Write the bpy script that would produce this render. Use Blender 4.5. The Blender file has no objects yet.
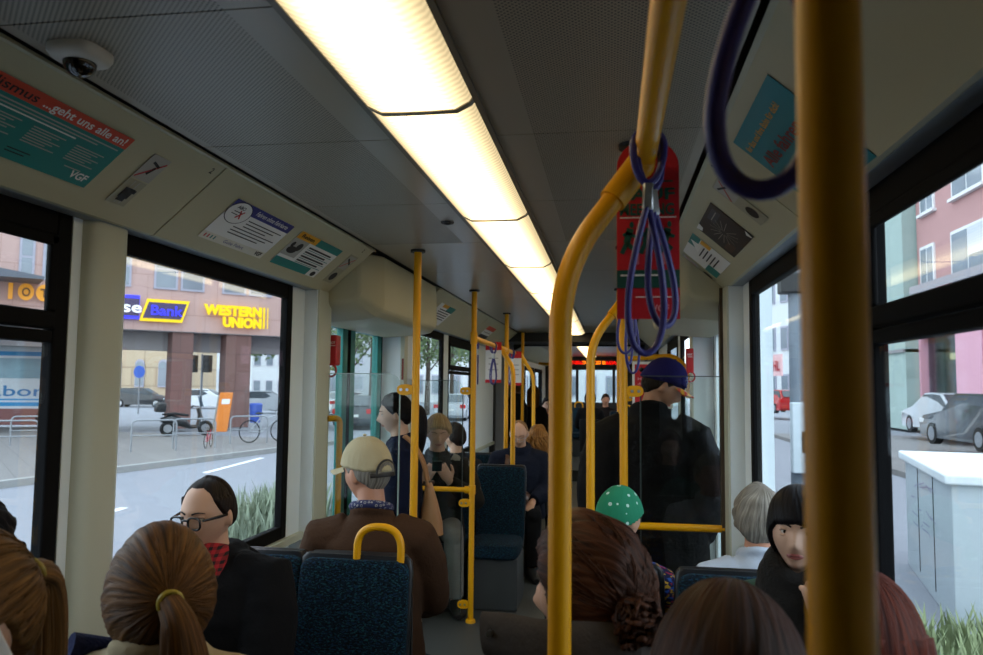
import bpy, bmesh, math, random
from mathutils import Vector, Matrix, Euler
random.seed(7)
SC = bpy.context.scene
COL = SC.collection
PI = math.pi
V = Vector
def R(d): return math.radians(d)

# ------------------------------------------------------------------ camera (1 unit = 1 m, tram runs along +Y)
CAM = V((.432, 0, 1.57)); FPX = 765.0
YAW = math.atan((611-491.5)/FPX); PITCH = math.atan((386-327.5)/FPX*math.cos(YAW)); ROLL = R(.6)
_f = V((-math.sin(YAW)*math.cos(PITCH), math.cos(YAW)*math.cos(PITCH), math.sin(PITCH)))
_r0 = V((math.cos(YAW), math.sin(YAW), 0)); _u0 = _r0.cross(_f)
_r = _r0*math.cos(ROLL)+_u0*math.sin(ROLL); _u = _u0*math.cos(ROLL)-_r0*math.sin(ROLL)
cd = bpy.data.cameras.new('camera'); cam = bpy.data.objects.new('camera', cd); COL.objects.link(cam)
cd.sensor_width = 36; cd.lens = 36*FPX/983; cd.clip_start = .02; cd.clip_end = 400
cam.matrix_world = Matrix.Translation(CAM) @ Matrix((_r, _u, -_f)).transposed().to_4x4()
cd.dof.use_dof = True; cd.dof.focus_distance = 3.0; cd.dof.aperture_fstop = 5.6
SC.camera = cam
def at(px, py, **k):
    d = _f + _r*((px-491.5)/FPX) - _u*((py-327.5)/FPX)
    (a, v), = k.items(); i = 'XYZ'.index(a)
    return CAM + d*((v-CAM[i])/d[i])
def far(px, zc, z=None):      # ground-plan point seen at column px, zc metres along the camera axis
    p = CAM + V((_f.x, _f.y, 0)).normalized()*zc + _r0*((px-491.5)/FPX*zc)
    return V((p.x, p.y, 0 if z is None else z))

# ------------------------------------------------------------------ materials
def srgb(h):
    h = h.lstrip('#'); c = [int(h[i:i+2], 16)/255 for i in (0, 2, 4)]
    return tuple((x/12.92 if x <= .04045 else ((x+.055)/1.055)**2.4) for x in c)+(1,)
MATS = {}
def _new(name):
    m = bpy.data.materials.new(name); m.use_nodes = True
    nt = m.node_tree; nt.nodes.clear()
    o = nt.nodes.new('ShaderNodeOutputMaterial'); MATS[name] = m
    return m, nt, o
def N(nt, t, **k):
    n = nt.nodes.new(t)
    for a, v in k.items(): setattr(n, a, v)
    return n
def mat(name, col, rough=.6, metal=0, var=.12, scale=12, bump=0, bscale=80, spec=.5, coat=0, emit=None, es=0, dirt=None):
    if name in MATS: return MATS[name]
    m, nt, o = _new(name); L = nt.links.new
    b = N(nt, 'ShaderNodeBsdfPrincipled'); c = srgb(col)
    b.inputs['Roughness'].default_value = rough; b.inputs['Metallic'].default_value = metal
    b.inputs['Specular IOR Level'].default_value = spec; b.inputs['Coat Weight'].default_value = coat
    tc = N(nt, 'ShaderNodeTexCoord'); no = N(nt, 'ShaderNodeTexNoise')
    no.inputs['Scale'].default_value = scale; no.inputs['Detail'].default_value = 4
    L(tc.outputs['Object'], no.inputs['Vector'])
    mx = N(nt, 'ShaderNodeMix', data_type='RGBA')
    mx.inputs[6].default_value = tuple(x*(1-var) for x in c[:3])+(1,)
    mx.inputs[7].default_value = tuple(min(1, x*(1+var)) for x in c[:3])+(1,) if dirt is None else srgb(dirt)
    L(no.outputs['Fac'], mx.inputs[0]); L(mx.outputs[2], b.inputs['Base Color'])
    if bump:
        n2 = N(nt, 'ShaderNodeTexNoise'); n2.inputs['Scale'].default_value = bscale; n2.inputs['Detail'].default_value = 3
        L(tc.outputs['Object'], n2.inputs['Vector'])
        bp = N(nt, 'ShaderNodeBump'); bp.inputs['Strength'].default_value = bump; bp.inputs['Distance'].default_value = .01
        L(n2.outputs['Fac'], bp.inputs['Height']); L(bp.outputs['Normal'], b.inputs['Normal'])
    if emit:
        b.inputs['Emission Color'].default_value = srgb(emit); b.inputs['Emission Strength'].default_value = es
    L(b.outputs[0], o.inputs[0])
    return m
def perforated(name, col, hole, pitch=.0082):
    m, nt, o = _new(name); L = nt.links.new
    b = N(nt, 'ShaderNodeBsdfPrincipled'); b.inputs['Roughness'].default_value = .38
    tc = N(nt, 'ShaderNodeTexCoord'); mp = N(nt, 'ShaderNodeMapping'); mp.inputs['Rotation'].default_value = (0, 0, PI/4)
    vo = N(nt, 'ShaderNodeTexVoronoi', voronoi_dimensions='2D'); vo.inputs['Scale'].default_value = 1/pitch; vo.inputs['Randomness'].default_value = 0
    L(tc.outputs['Object'], mp.inputs['Vector']); L(mp.outputs[0], vo.inputs['Vector'])
    r = N(nt, 'ShaderNodeMapRange'); r.inputs['From Min'].default_value = .25; r.inputs['From Max'].default_value = .33
    L(vo.outputs['Distance'], r.inputs['Value'])
    mx = N(nt, 'ShaderNodeMix', data_type='RGBA'); mx.inputs[6].default_value = srgb(hole); mx.inputs[7].default_value = srgb(col)
    L(r.outputs[0], mx.inputs[0]); L(mx.outputs[2], b.inputs['Base Color']); L(b.outputs[0], o.inputs[0])
    return m
def fabric(name, base, spots, scale=90, amount=.56):
    m, nt, o = _new(name); L = nt.links.new
    b = N(nt, 'ShaderNodeBsdfPrincipled'); b.inputs['Roughness'].default_value = .9; b.inputs['Specular IOR Level'].default_value = .2
    tc = N(nt, 'ShaderNodeTexCoord'); mp = N(nt, 'ShaderNodeMapping'); mp.inputs['Scale'].default_value = (1, 1.6, 2.2); mp.inputs['Rotation'].default_value = (.5, .6, .7)
    L(tc.outputs['Object'], mp.inputs['Vector'])
    col = None
    for i, s in enumerate(spots):
        no = N(nt, 'ShaderNodeTexNoise', noise_dimensions='4D'); no.inputs['Scale'].default_value = scale; no.inputs['W'].default_value = i*7.3; no.inputs['Detail'].default_value = 1
        L(mp.outputs[0], no.inputs['Vector'])
        r = N(nt, 'ShaderNodeMapRange'); r.inputs['From Min'].default_value = amount; r.inputs['From Max'].default_value = amount+.05
        L(no.outputs['Fac'], r.inputs['Value'])
        mx = N(nt, 'ShaderNodeMix', data_type='RGBA'); mx.inputs[7].default_value = srgb(s)
        if col is None: mx.inputs[6].default_value = srgb(base)
        else: L(col, mx.inputs[6])
        L(r.outputs[0], mx.inputs[0]); col = mx.outputs[2]
    L(col, b.inputs['Base Color'])
    n2 = N(nt, 'ShaderNodeTexNoise'); n2.inputs['Scale'].default_value = 300; L(tc.outputs['Object'], n2.inputs['Vector'])
    bp = N(nt, 'ShaderNodeBump'); bp.inputs['Strength'].default_value = .3; bp.inputs['Distance'].default_value = .004
    L(n2.outputs['Fac'], bp.inputs['Height']); L(bp.outputs[0], b.inputs['Normal'])
    L(b.outputs[0], o.inputs[0]); return m
def hairmat(name, a, b_, rough=.5, us=70):
    m, nt, o = _new(name); L = nt.links.new
    b = N(nt, 'ShaderNodeBsdfPrincipled'); b.inputs['Roughness'].default_value = rough; b.inputs['Specular IOR Level'].default_value = .16
    uv = N(nt, 'ShaderNodeUVMap'); mp = N(nt, 'ShaderNodeMapping'); mp.inputs['Scale'].default_value = (us, 2.2, 1)
    no = N(nt, 'ShaderNodeTexNoise'); no.inputs['Scale'].default_value = 1; no.inputs['Detail'].default_value = 5; no.inputs['Roughness'].default_value = .65
    L(uv.outputs[0], mp.inputs[0]); L(mp.outputs[0], no.inputs['Vector'])
    r = N(nt, 'ShaderNodeMapRange'); r.inputs['From Min'].default_value = .33; r.inputs['From Max'].default_value = .68
    mx = N(nt, 'ShaderNodeMix', data_type='RGBA'); mx.inputs[6].default_value = srgb(a); mx.inputs[7].default_value = srgb(b_)
    L(no.outputs['Fac'], r.inputs['Value']); L(r.outputs[0], mx.inputs[0]); L(mx.outputs[2], b.inputs['Base Color'])
    bp = N(nt, 'ShaderNodeBump'); bp.inputs['Strength'].default_value = .6; bp.inputs['Distance'].default_value = .006
    L(no.outputs['Fac'], bp.inputs['Height']); L(bp.outputs[0], b.inputs['Normal'])
    L(b.outputs[0], o.inputs[0]); return m
def glass(name, tint='#f4f8f6', gloss=.05, rough=.02):
    m, nt, o = _new(name); L = nt.links.new
    t = N(nt, 'ShaderNodeBsdfTransparent'); t.inputs[0].default_value = srgb(tint)
    g = N(nt, 'ShaderNodeBsdfGlossy'); g.inputs['Roughness'].default_value = rough
    fr = N(nt, 'ShaderNodeLayerWeight'); fr.inputs['Blend'].default_value = .25
    mr = N(nt, 'ShaderNodeMapRange'); mr.inputs['To Min'].default_value = gloss; mr.inputs['To Max'].default_value = min(1, gloss*3.5)
    L(fr.outputs['Fresnel'], mr.inputs['Value'])
    mx = N(nt, 'ShaderNodeMixShader'); L(mr.outputs[0], mx.inputs[0]); L(t.outputs[0], mx.inputs[1]); L(g.outputs[0], mx.inputs[2])
    L(mx.outputs[0], o.inputs[0]); return m
def emitmat(name, col, s, ridges=False):
    m, nt, o = _new(name); L = nt.links.new
    e = N(nt, 'ShaderNodeEmission'); e.inputs[0].default_value = srgb(col); e.inputs[1].default_value = s
    if ridges:      # a tube glows behind the middle of the ribbed diffuser: brightest along the axis, fading to the sides
        tc = N(nt, 'ShaderNodeTexCoord'); w = N(nt, 'ShaderNodeTexWave', bands_direction='Y'); w.inputs['Scale'].default_value = 14; w.inputs['Distortion'].default_value = 0
        L(tc.outputs['Object'], w.inputs['Vector']); mr = N(nt, 'ShaderNodeMapRange'); mr.inputs['To Min'].default_value = .8; mr.inputs['To Max'].default_value = 1.06
        L(w.outputs['Fac'], mr.inputs['Value'])
        sx = N(nt, 'ShaderNodeSeparateXYZ'); L(tc.outputs['Object'], sx.inputs[0]); ab = N(nt, 'ShaderNodeMath', operation='ABSOLUTE'); L(sx.outputs[0], ab.inputs[0])
        m2 = N(nt, 'ShaderNodeMapRange', interpolation_type='SMOOTHSTEP'); m2.inputs['From Min'].default_value = .015; m2.inputs['From Max'].default_value = .128; m2.inputs['To Min'].default_value = s; m2.inputs['To Max'].default_value = s*.16
        L(ab.outputs[0], m2.inputs['Value']); mu = N(nt, 'ShaderNodeMath', operation='MULTIPLY'); L(mr.outputs[0], mu.inputs[0]); L(m2.outputs[0], mu.inputs[1]); L(mu.outputs[0], e.inputs[1])
    L(e.outputs[0], o.inputs[0]); return m
def striped(name, a, b_, scale, axis='X', rough=.8, distort=0):
    m, nt, o = _new(name); L = nt.links.new
    b = N(nt, 'ShaderNodeBsdfPrincipled'); b.inputs['Roughness'].default_value = rough
    tc = N(nt, 'ShaderNodeTexCoord'); w = N(nt, 'ShaderNodeTexWave', bands_direction=axis); w.inputs['Scale'].default_value = scale; w.inputs['Distortion'].default_value = distort
    L(tc.outputs['Object'], w.inputs['Vector'])
    mx = N(nt, 'ShaderNodeMix', data_type='RGBA'); mx.inputs[6].default_value = srgb(a); mx.inputs[7].default_value = srgb(b_)
    L(w.outputs['Fac'], mx.inputs[0]); L(mx.outputs[2], b.inputs['Base Color']); L(b.outputs[0], o.inputs[0]); return m
def bricky(name, a, b_, mortar, scale, bw=.5, rh=.25, msize=.012):
    m, nt, o = _new(name); L = nt.links.new
    b = N(nt, 'ShaderNodeBsdfPrincipled'); b.inputs['Roughness'].default_value = .75
    tc = N(nt, 'ShaderNodeTexCoord'); sp = N(nt, 'ShaderNodeSeparateXYZ'); cb = N(nt, 'ShaderNodeCombineXYZ')
    L(tc.outputs['Object'], sp.inputs[0])
    ad = N(nt, 'ShaderNodeMath', operation='ADD'); L(sp.outputs[0], ad.inputs[0]); L(sp.outputs[1], ad.inputs[1])
    L(ad.outputs[0], cb.inputs[0]); L(sp.outputs[2], cb.inputs[1])
    br = N(nt, 'ShaderNodeTexBrick'); br.inputs['Scale'].default_value = scale; br.inputs['Color1'].default_value = srgb(a); br.inputs['Color2'].default_value = srgb(b_)
    br.inputs['Mortar'].default_value = srgb(mortar); br.inputs['Brick Width'].default_value = bw; br.inputs['Row Height'].default_value = rh; br.inputs['Mortar Size'].default_value = msize
    L(cb.outputs[0], br.inputs['Vector']); L(br.outputs['Color'], b.inputs['Base Color']); L(b.outputs[0], o.inputs[0]); return m
def plaid(name, a, b_, scale):
    m, nt, o = _new(name); L = nt.links.new
    b = N(nt, 'ShaderNodeBsdfPrincipled'); b.inputs['Roughness'].default_value = .9
    tc = N(nt, 'ShaderNodeTexCoord'); fs = []
    for ax in 'XZ':
        w = N(nt, 'ShaderNodeTexWave', bands_direction=ax); w.inputs['Scale'].default_value = scale; L(tc.outputs['Object'], w.inputs['Vector'])
        g = N(nt, 'ShaderNodeMath', operation='GREATER_THAN'); g.inputs[1].default_value = .55; L(w.outputs['Fac'], g.inputs[0]); fs.append(g.outputs[0])
    ad = N(nt, 'ShaderNodeMath', operation='ADD'); L(fs[0], ad.inputs[0]); L(fs[1], ad.inputs[1])
    hf = N(nt, 'ShaderNodeMath', operation='MULTIPLY'); hf.inputs[1].default_value = .5; L(ad.outputs[0], hf.inputs[0])
    mx = N(nt, 'ShaderNodeMix', data_type='RGBA'); mx.inputs[6].default_value = srgb(a); mx.inputs[7].default_value = srgb(b_)
    L(hf.outputs[0], mx.inputs[0]); L(mx.outputs[2], b.inputs['Base Color']); L(b.outputs[0], o.inputs[0]); return m
def spotted(name, base, spot, scale, thr=.22):
    m, nt, o = _new(name); L = nt.links.new
    b = N(nt, 'ShaderNodeBsdfPrincipled'); b.inputs['Roughness'].default_value = .85
    tc = N(nt, 'ShaderNodeTexCoord'); vo = N(nt, 'ShaderNodeTexVoronoi'); vo.inputs['Scale'].default_value = scale; vo.inputs['Randomness'].default_value = .45
    L(tc.outputs['Object'], vo.inputs['Vector'])
    r1 = N(nt, 'ShaderNodeMath', operation='COMPARE'); r1.inputs[1].default_value = thr; r1.inputs[2].default_value = .055
    L(vo.outputs['Distance'], r1.inputs[0])
    mx = N(nt, 'ShaderNodeMix', data_type='RGBA'); mx.inputs[6].default_value = srgb(base); mx.inputs[7].default_value = srgb(spot)
    L(r1.outputs[0], mx.inputs[0]); L(mx.outputs[2], b.inputs['Base Color']); L(b.outputs[0], o.inputs[0]); return m

# ------------------------------------------------------------------ object helpers
ORG = {}
def tag(o, label=None, cat=None, group=None, kind=None):
    if label: o['label'] = label
    if cat: o['category'] = cat
    if group: o['group'] = group
    if kind: o['kind'] = kind
    return o
def thing(name, label, cat, loc=(0, 0, 0), rz=0, group=None, local=False):
    o = bpy.data.objects.new(name, None); COL.objects.link(o); o.empty_display_size = .1
    o.location = loc; o.rotation_euler = (0, 0, R(rz)); ORG[o] = V((0, 0, 0)) if local else V(loc)
    return tag(o, label, cat, group)
def children(o): return [c for c in bpy.data.objects if c.parent == o]
def dup(o, parent=None, **k):
    c = o.copy(); COL.objects.link(c)
    if parent: c.parent = parent
    for ch in o.children: dup(ch, c)
    for a, v in k.items():
        if a == 'loc': c.location = v
        elif a == 'rz': c.rotation_euler = (0, 0, R(v))
        else: c[a] = v
    return c
class MB:
    def __init__(s): s.v, s.f, s.m, s.uv = [], [], [], {}
    def add(s, vs, fs, m=0):
        b = len(s.v); s.v += [V(p) for p in vs]; s.f += [tuple(i+b for i in f) for f in fs]; s.m += [m]*len(fs); return b
    def box(s, x0, x1, y0, y1, z0, z1, m=0):
        vs = [(x, y, z) for x in (x0, x1) for y in (y0, y1) for z in (z0, z1)]
        s.add(vs, [(0, 1, 3, 2), (4, 6, 7, 5), (0, 4, 5, 1), (2, 3, 7, 6), (0, 2, 6, 4), (1, 5, 7, 3)], m); return s
    def obox(s, c, ax, ay, az, m=0):       # centre and three half-axis vectors
        c, ax, ay, az = V(c), V(ax), V(ay), V(az)
        vs = [c+ax*i+ay*j+az*k for i in (-1, 1) for j in (-1, 1) for k in (-1, 1)]
        s.add(vs, [(0, 1, 3, 2), (4, 6, 7, 5), (0, 4, 5, 1), (2, 3, 7, 6), (0, 2, 6, 4), (1, 5, 7, 3)], m); return s
    def prism(s, poly, axis, a, b, m=0):   # poly in the plane normal to axis, extruded from a to b
        def mk(p, t):
            return {'X': (t, p[0], p[1]), 'Y': (p[0], t, p[1]), 'Z': (p[0], p[1], t)}[axis]
        n = len(poly); vs = [mk(p, a) for p in poly]+[mk(p, b) for p in poly]
        s.add(vs, [tuple(range(n))[::-1], tuple(range(n, 2*n))]+[(i, (i+1) % n, (i+1) % n+n, i+n) for i in range(n)], m); return s
    def rings(s, rs, m=0, caps=True, closed=False):
        n = len(rs[0]); vs = [p for r in rs for p in r]; fs = []
        k = len(rs)
        for i in range(k if closed else k-1):
            j = (i+1) % k
            for a in range(n):
                b = (a+1) % n; fs.append((i*n+a, i*n+b, j*n+b, j*n+a))
        if caps and not closed: fs += [tuple(range(n))[::-1], tuple(range((k-1)*n, k*n))]
        s.add(vs, fs, m); return s
    def loft(s, secs, ref=(1, 0, 0), n=16, m=0, closed=False):   # secs: (point, rx, ry)
        P = [V(q[0]) for q in secs]; rs = []
        ref = V(ref)
        for i, q in enumerate(secs):
            if closed: t = P[(i+1) % len(P)]-P[i-1]
            else: t = P[min(i+1, len(P)-1)]-P[max(i-1, 0)]
            t.normalize(); x = ref-t*ref.dot(t)
            if x.length < 1e-4: x = t.orthogonal()
            x.normalize(); y = t.cross(x)
            if len(q) > 3: e = q[3]
            else: e = 1
            rs.append([P[i]+x*(q[1]*_se(math.cos(2*PI*a/n), e))+y*(q[2]*_se(math.sin(2*PI*a/n), e)) for a in range(n)])
            if not closed: ref = x
        return s.rings(rs, m, True, closed)
    def tube(s, pts, r, n=12, m=0, closed=False, r1=None):
        k = len(pts)
        return s.loft([(p, r if r1 is None else r+(r1-r)*i/(k-1), r if r1 is None else r+(r1-r)*i/(k-1)) for i, p in enumerate(pts)], V((.31, .87, .11)), n, m, closed)
    def cyl(s, a, b, r, r1=None, n=20, m=0): return s.tube([a, b], r, n, m, False, r1)
    def ell(s, c, rx, ry, rz, n=20, k=12, m=0, rot=None):
        c = V(c); vs = []; fs = []
        for i in range(1, k):
            th = PI*i/k
            for j in range(n):
                ph = 2*PI*j/n; p = V((rx*math.sin(th)*math.cos(ph), ry*math.sin(th)*math.sin(ph), rz*math.cos(th)))
                vs.append(c+(rot @ p if rot else p))
        for i in range(k-2):
            for j in range(n): fs.append((i*n+j, (i+1)*n+j, (i+1)*n+(j+1) % n, i*n+(j+1) % n))
        t = V((0, 0, rz)); t = rot @ t if rot else t
        vs += [c+t, c-t]; a, b = len(vs)-2, len(vs)-1
        for j in range(n):
            fs.append((a, j, (j+1) % n)); fs.append((b, (k-2)*n+(j+1) % n, (k-2)*n+j))
        s.add(vs, fs, m); return s
    def mesh(s, name, mats, parent=None, org=None, smooth=True, bevel=0, scale=1, xf=None, uvs=None, sharp=38):
        if not isinstance(mats, (list, tuple)): mats = [mats]
        if parent is not None: o0 = ORG.get(parent, V((0, 0, 0)))
        elif org is not None: o0 = V(org)
        else:
            lo = [min(p[i] for p in s.v) for i in range(3)]; hi = [max(p[i] for p in s.v) for i in range(3)]
            o0 = V(((lo[0]+hi[0])/2, (lo[1]+hi[1])/2, lo[2]))
        me = bpy.data.meshes.new(name)
        pts = [(xf @ p) if xf else p for p in s.v]
        me.from_pydata([tuple((p-o0)*scale) for p in pts], [], s.f)
        for mm in mats: me.materials.append(mm)
        me.polygons.foreach_set('material_index', s.m)
        if uvs is not None:
            ul = me.uv_layers.new(name='UVMap')
            for lp in me.loops: ul.data[lp.index].uv = uvs[lp.vertex_index]
        bm = bmesh.new(); bm.from_mesh(me); bmesh.ops.recalc_face_normals(bm, faces=bm.faces); bm.to_mesh(me); bm.free()
        if smooth:
            me.polygons.foreach_set('use_smooth', [True]*len(me.polygons))
            if sharp: me.set_sharp_from_angle(angle=R(sharp))
        me.update()
        o = bpy.data.objects.new(name, me); COL.objects.link(o)
        if parent is not None: o.parent = parent; ORG[o] = o0
        else: o.location = o0; ORG[o] = o0
        if bevel:
            bv = o.modifiers.new('bevel', 'BEVEL'); bv.width = bevel; bv.segments = 3; bv.limit_method = 'ANGLE'; bv.angle_limit = R(40)
        return o
def _se(c, e): return math.copysign(abs(c)**e, c)
def struct(name, mb, mats, **k):
    o = mb.mesh(name, mats, org=(0, 0, 0), **k); o['kind'] = 'structure'; return o
def fillet(pts, r, n=7):       # polyline with rounded corners
    P = [V(p) for p in pts]; out = [P[0]]
    for i in range(1, len(P)-1):
        a, b = (P[i-1]-P[i]), (P[i+1]-P[i]); d = min(r, a.length*.48, b.length*.48); a.normalize(); b.normalize()
        A, B = P[i]+a*d, P[i]+b*d
        for k in range(n+1):
            t = k/n; out.append(A*(1-t)**2+P[i]*2*t*(1-t)+B*t*t)
    return out+[P[-1]]
_TX = {}
def text_geo(s, bold=0, shear=0):
    key = (s, bold, shear)
    if key not in _TX:
        cu = bpy.data.curves.new('txt', 'FONT'); cu.body = s; cu.size = 1; cu.offset = bold; cu.shear = shear; cu.resolution_u = 3
        o = bpy.data.objects.new('txt', cu); COL.objects.link(o)
        me = bpy.data.meshes.new_from_object(o)
        vs = [v.co.copy() for v in me.vertices]; fs = [tuple(p.vertices) for p in me.polygons]
        bpy.data.objects.remove(o); bpy.data.curves.remove(cu); bpy.data.meshes.remove(me)
        x0 = min(v.x for v in vs); x1 = max(v.x for v in vs)
        _TX[key] = ([V((v.x-x0, v.y, 0)) for v in vs], fs, x1-x0)
    return _TX[key]
class Sheet:
    """flat printed sheet: origin = lower left corner, u/v unit vectors, n = outward normal"""
    def __init__(s, o, u, v, w, h, th=.0008):
        s.o, s.u, s.v, s.w, s.h = V(o), V(u).normalized(), V(v).normalized(), w, h
        s.n = s.u.cross(s.v); s.base = MB(); s.ink = MB(); s.mats = []; s.th = th; s.lv = 0
    def P(s, x, y, l): return s.o+s.u*(x*s.w)+s.v*(y*s.h)+s.n*(s.th+.0004*l)
    def mi(s, m):
        if m not in s.mats: s.mats.append(m)
        return s.mats.index(m)
    def back(s, m):
        c = s.o+s.u*s.w/2+s.v*s.h/2+s.n*(s.th/2)
        s.base.obox(c, s.u*s.w/2, s.v*s.h/2, s.n*s.th/2, s.mi(m)); return s
    def rect(s, x0, y0, x1, y1, m, l=1, ink=False):
        (s.ink if ink else s.base).add([s.P(x0, y0, l), s.P(x1, y0, l), s.P(x1, y1, l), s.P(x0, y1, l)], [(0, 1, 2, 3)], s.mi(m)); return s
    def poly(s, pts, m, l=1, ink=False):
        (s.ink if ink else s.base).add([s.P(x, y, l) for x, y in pts], [tuple(range(len(pts)))], s.mi(m)); return s
    def ell(s, cx, cy, rx, ry, m, l=2, ink=False):
        return s.poly([(cx+rx*math.cos(2*PI*i/32), cy+ry*math.sin(2*PI*i/32)) for i in range(32)], m, l, ink)
    def line(s, x0, y0, x1, y1, w, m, l=3):    # w in metres
        a = V((x0*s.w, y0*s.h, 0)); b = V((x1*s.w, y1*s.h, 0)); d = (b-a).normalized(); q = V((-d.y, d.x, 0))*w/2
        pts = [(p.x/s.w, p.y/s.h) for p in (a-q, b-q, b+q, a+q)]
        return s.poly(pts, m, l, True)
    def text(s, t, x, y, hgt, m, wmax=None, l=4, bold=0, shear=0, anchor='l', ext=0):  # hgt cap height in metres, wmax width in metres
        vs, fs, w = text_geo(t, bold, shear); k = hgt/.7; kx = k
        if wmax: kx = wmax/w
        ox = x*s.w-(w*kx/2 if anchor == 'c' else (w*kx if anchor == 'r' else 0))
        if ext:     # raised letters with depth
            a = [s.o+s.u*(ox+p.x*kx)+s.v*(y*s.h+p.y*k)+s.n*(s.th+ext) for p in vs]; b = [p-s.n*ext for p in a]
            s.ink.add(a, fs, s.mi(m)); n = len(a); ed = {}
            for f in fs:
                for i in range(len(f)):
                    e = (f[i], f[(i+1) % len(f)]); ed[e] = 1
            s.ink.add(a+b, [(e[0], e[1], e[1]+n, e[0]+n) for e in ed if (e[1], e[0]) not in ed], s.mi(m))
        else:
            s.ink.add([s.o+s.u*(ox+p.x*kx)+s.v*(y*s.h+p.y*k)+s.n*(s.th+.0004*l) for p in vs], fs, s.mi(m))
        return s
    def finish(s, root, sheet='sheet', ink='lettering'):
        s.base.mesh(sheet, s.mats, root, smooth=False)
        if s.ink.v: s.ink.mesh(ink, s.mats, root, smooth=False)
        return root
# ------------------------------------------------------------------ tram materials
COVE = mat('cove_plastic', '#b9b597', .5, var=.05, scale=5)
PALE = mat('pale_panel', '#e2ebee', .5, var=.05, scale=4)
CREAM = mat('cream_panel', '#c3c6b4', .5, var=.05, scale=4)
SOFF = mat('soffit_grey', '#8d969c', .45, var=.04)
RUB = mat('black_rubber', '#08080a', .8, var=.2, spec=.15)
DARK = mat('dark_plastic', '#17181b', .5, var=.15)
YEL = mat('yellow_paint', '#e4a200', .38, var=0, spec=.4)
STEEL = mat('steel', '#b9bcc0', .28, metal=1, var=.05)
FLOORM = mat('floor_vinyl', '#3d403f', .5, var=.22, scale=160)
PERF = perforated('perforated_panel', '#9c9380', '#1d1b18')
SMOOTH = mat('ceiling_panel', '#978e7c', .28, var=.04, scale=3)
SEATF = fabric('seat_fabric', '#0c1c28', ['#1d4a54', '#14324e', '#080d12'])
SHELL = mat('seat_shell', '#101218', .4, var=.2)
PODM = mat('podium_grey', '#3a3d3e', .6, var=.12, scale=9)
GLS = glass('window_glass', '#eef4f3', .03)
PGL = glass('partition_glass', '#f0f4f2', .022)
TEAL = mat('teal_paint', '#0b7a72', .4, var=.08)
REDP = mat('red_plastic', '#b3141c', .4, var=.08)
WHT = mat('white_print', '#e6e7e4', .6, var=.02)
BLK = mat('black_print', '#15151a', .6, var=.05)
BLUEB = mat('strap_blue', '#363380', .38, var=.15, scale=30)

# ------------------------------------------------------------------ shell of the car
CE = 2.22
fl = MB(); fl.box(-1.1, 1.1, -2.1, 12.9, -.06, 0); fl.box(-1.1, 1.1, 12.9, 19.2, -.06, .18); struct('floor', fl, FLOORM, smooth=False)
cb = MB()
cb.box(-1.1, 1.1, -2.1, 9.4, CE+.03, CE+.09, 2)
seams = [-2.1, -1.67, -.95, -.23, .49, 1.205, 1.93, 2.65, 3.41, 4.3, 5.6, 7.2, 9.38]
for a, b in zip(seams, seams[1:]):
    a += .002; b -= .002; m = 0 if b < 3.5 else 1
    for s in (-1, 1):
        for x0, x1, mm in ((.12, .235, 1), (.235, .655, m), (.655, .682, 1)):
            X = sorted((s*x0, s*x1)); cb.box(X[0], X[1], a, b, CE, CE+.012, mm)
cb.box(-.12, .12, -2.1, 9.38, CE+.005, CE+.02, 2)
cb.box(-1.1, 1.1, 10.45, 19.2, CE, CE+.06, 1)
struct('ceiling', cb, [PERF, SMOOTH, DARK], smooth=False)

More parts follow.
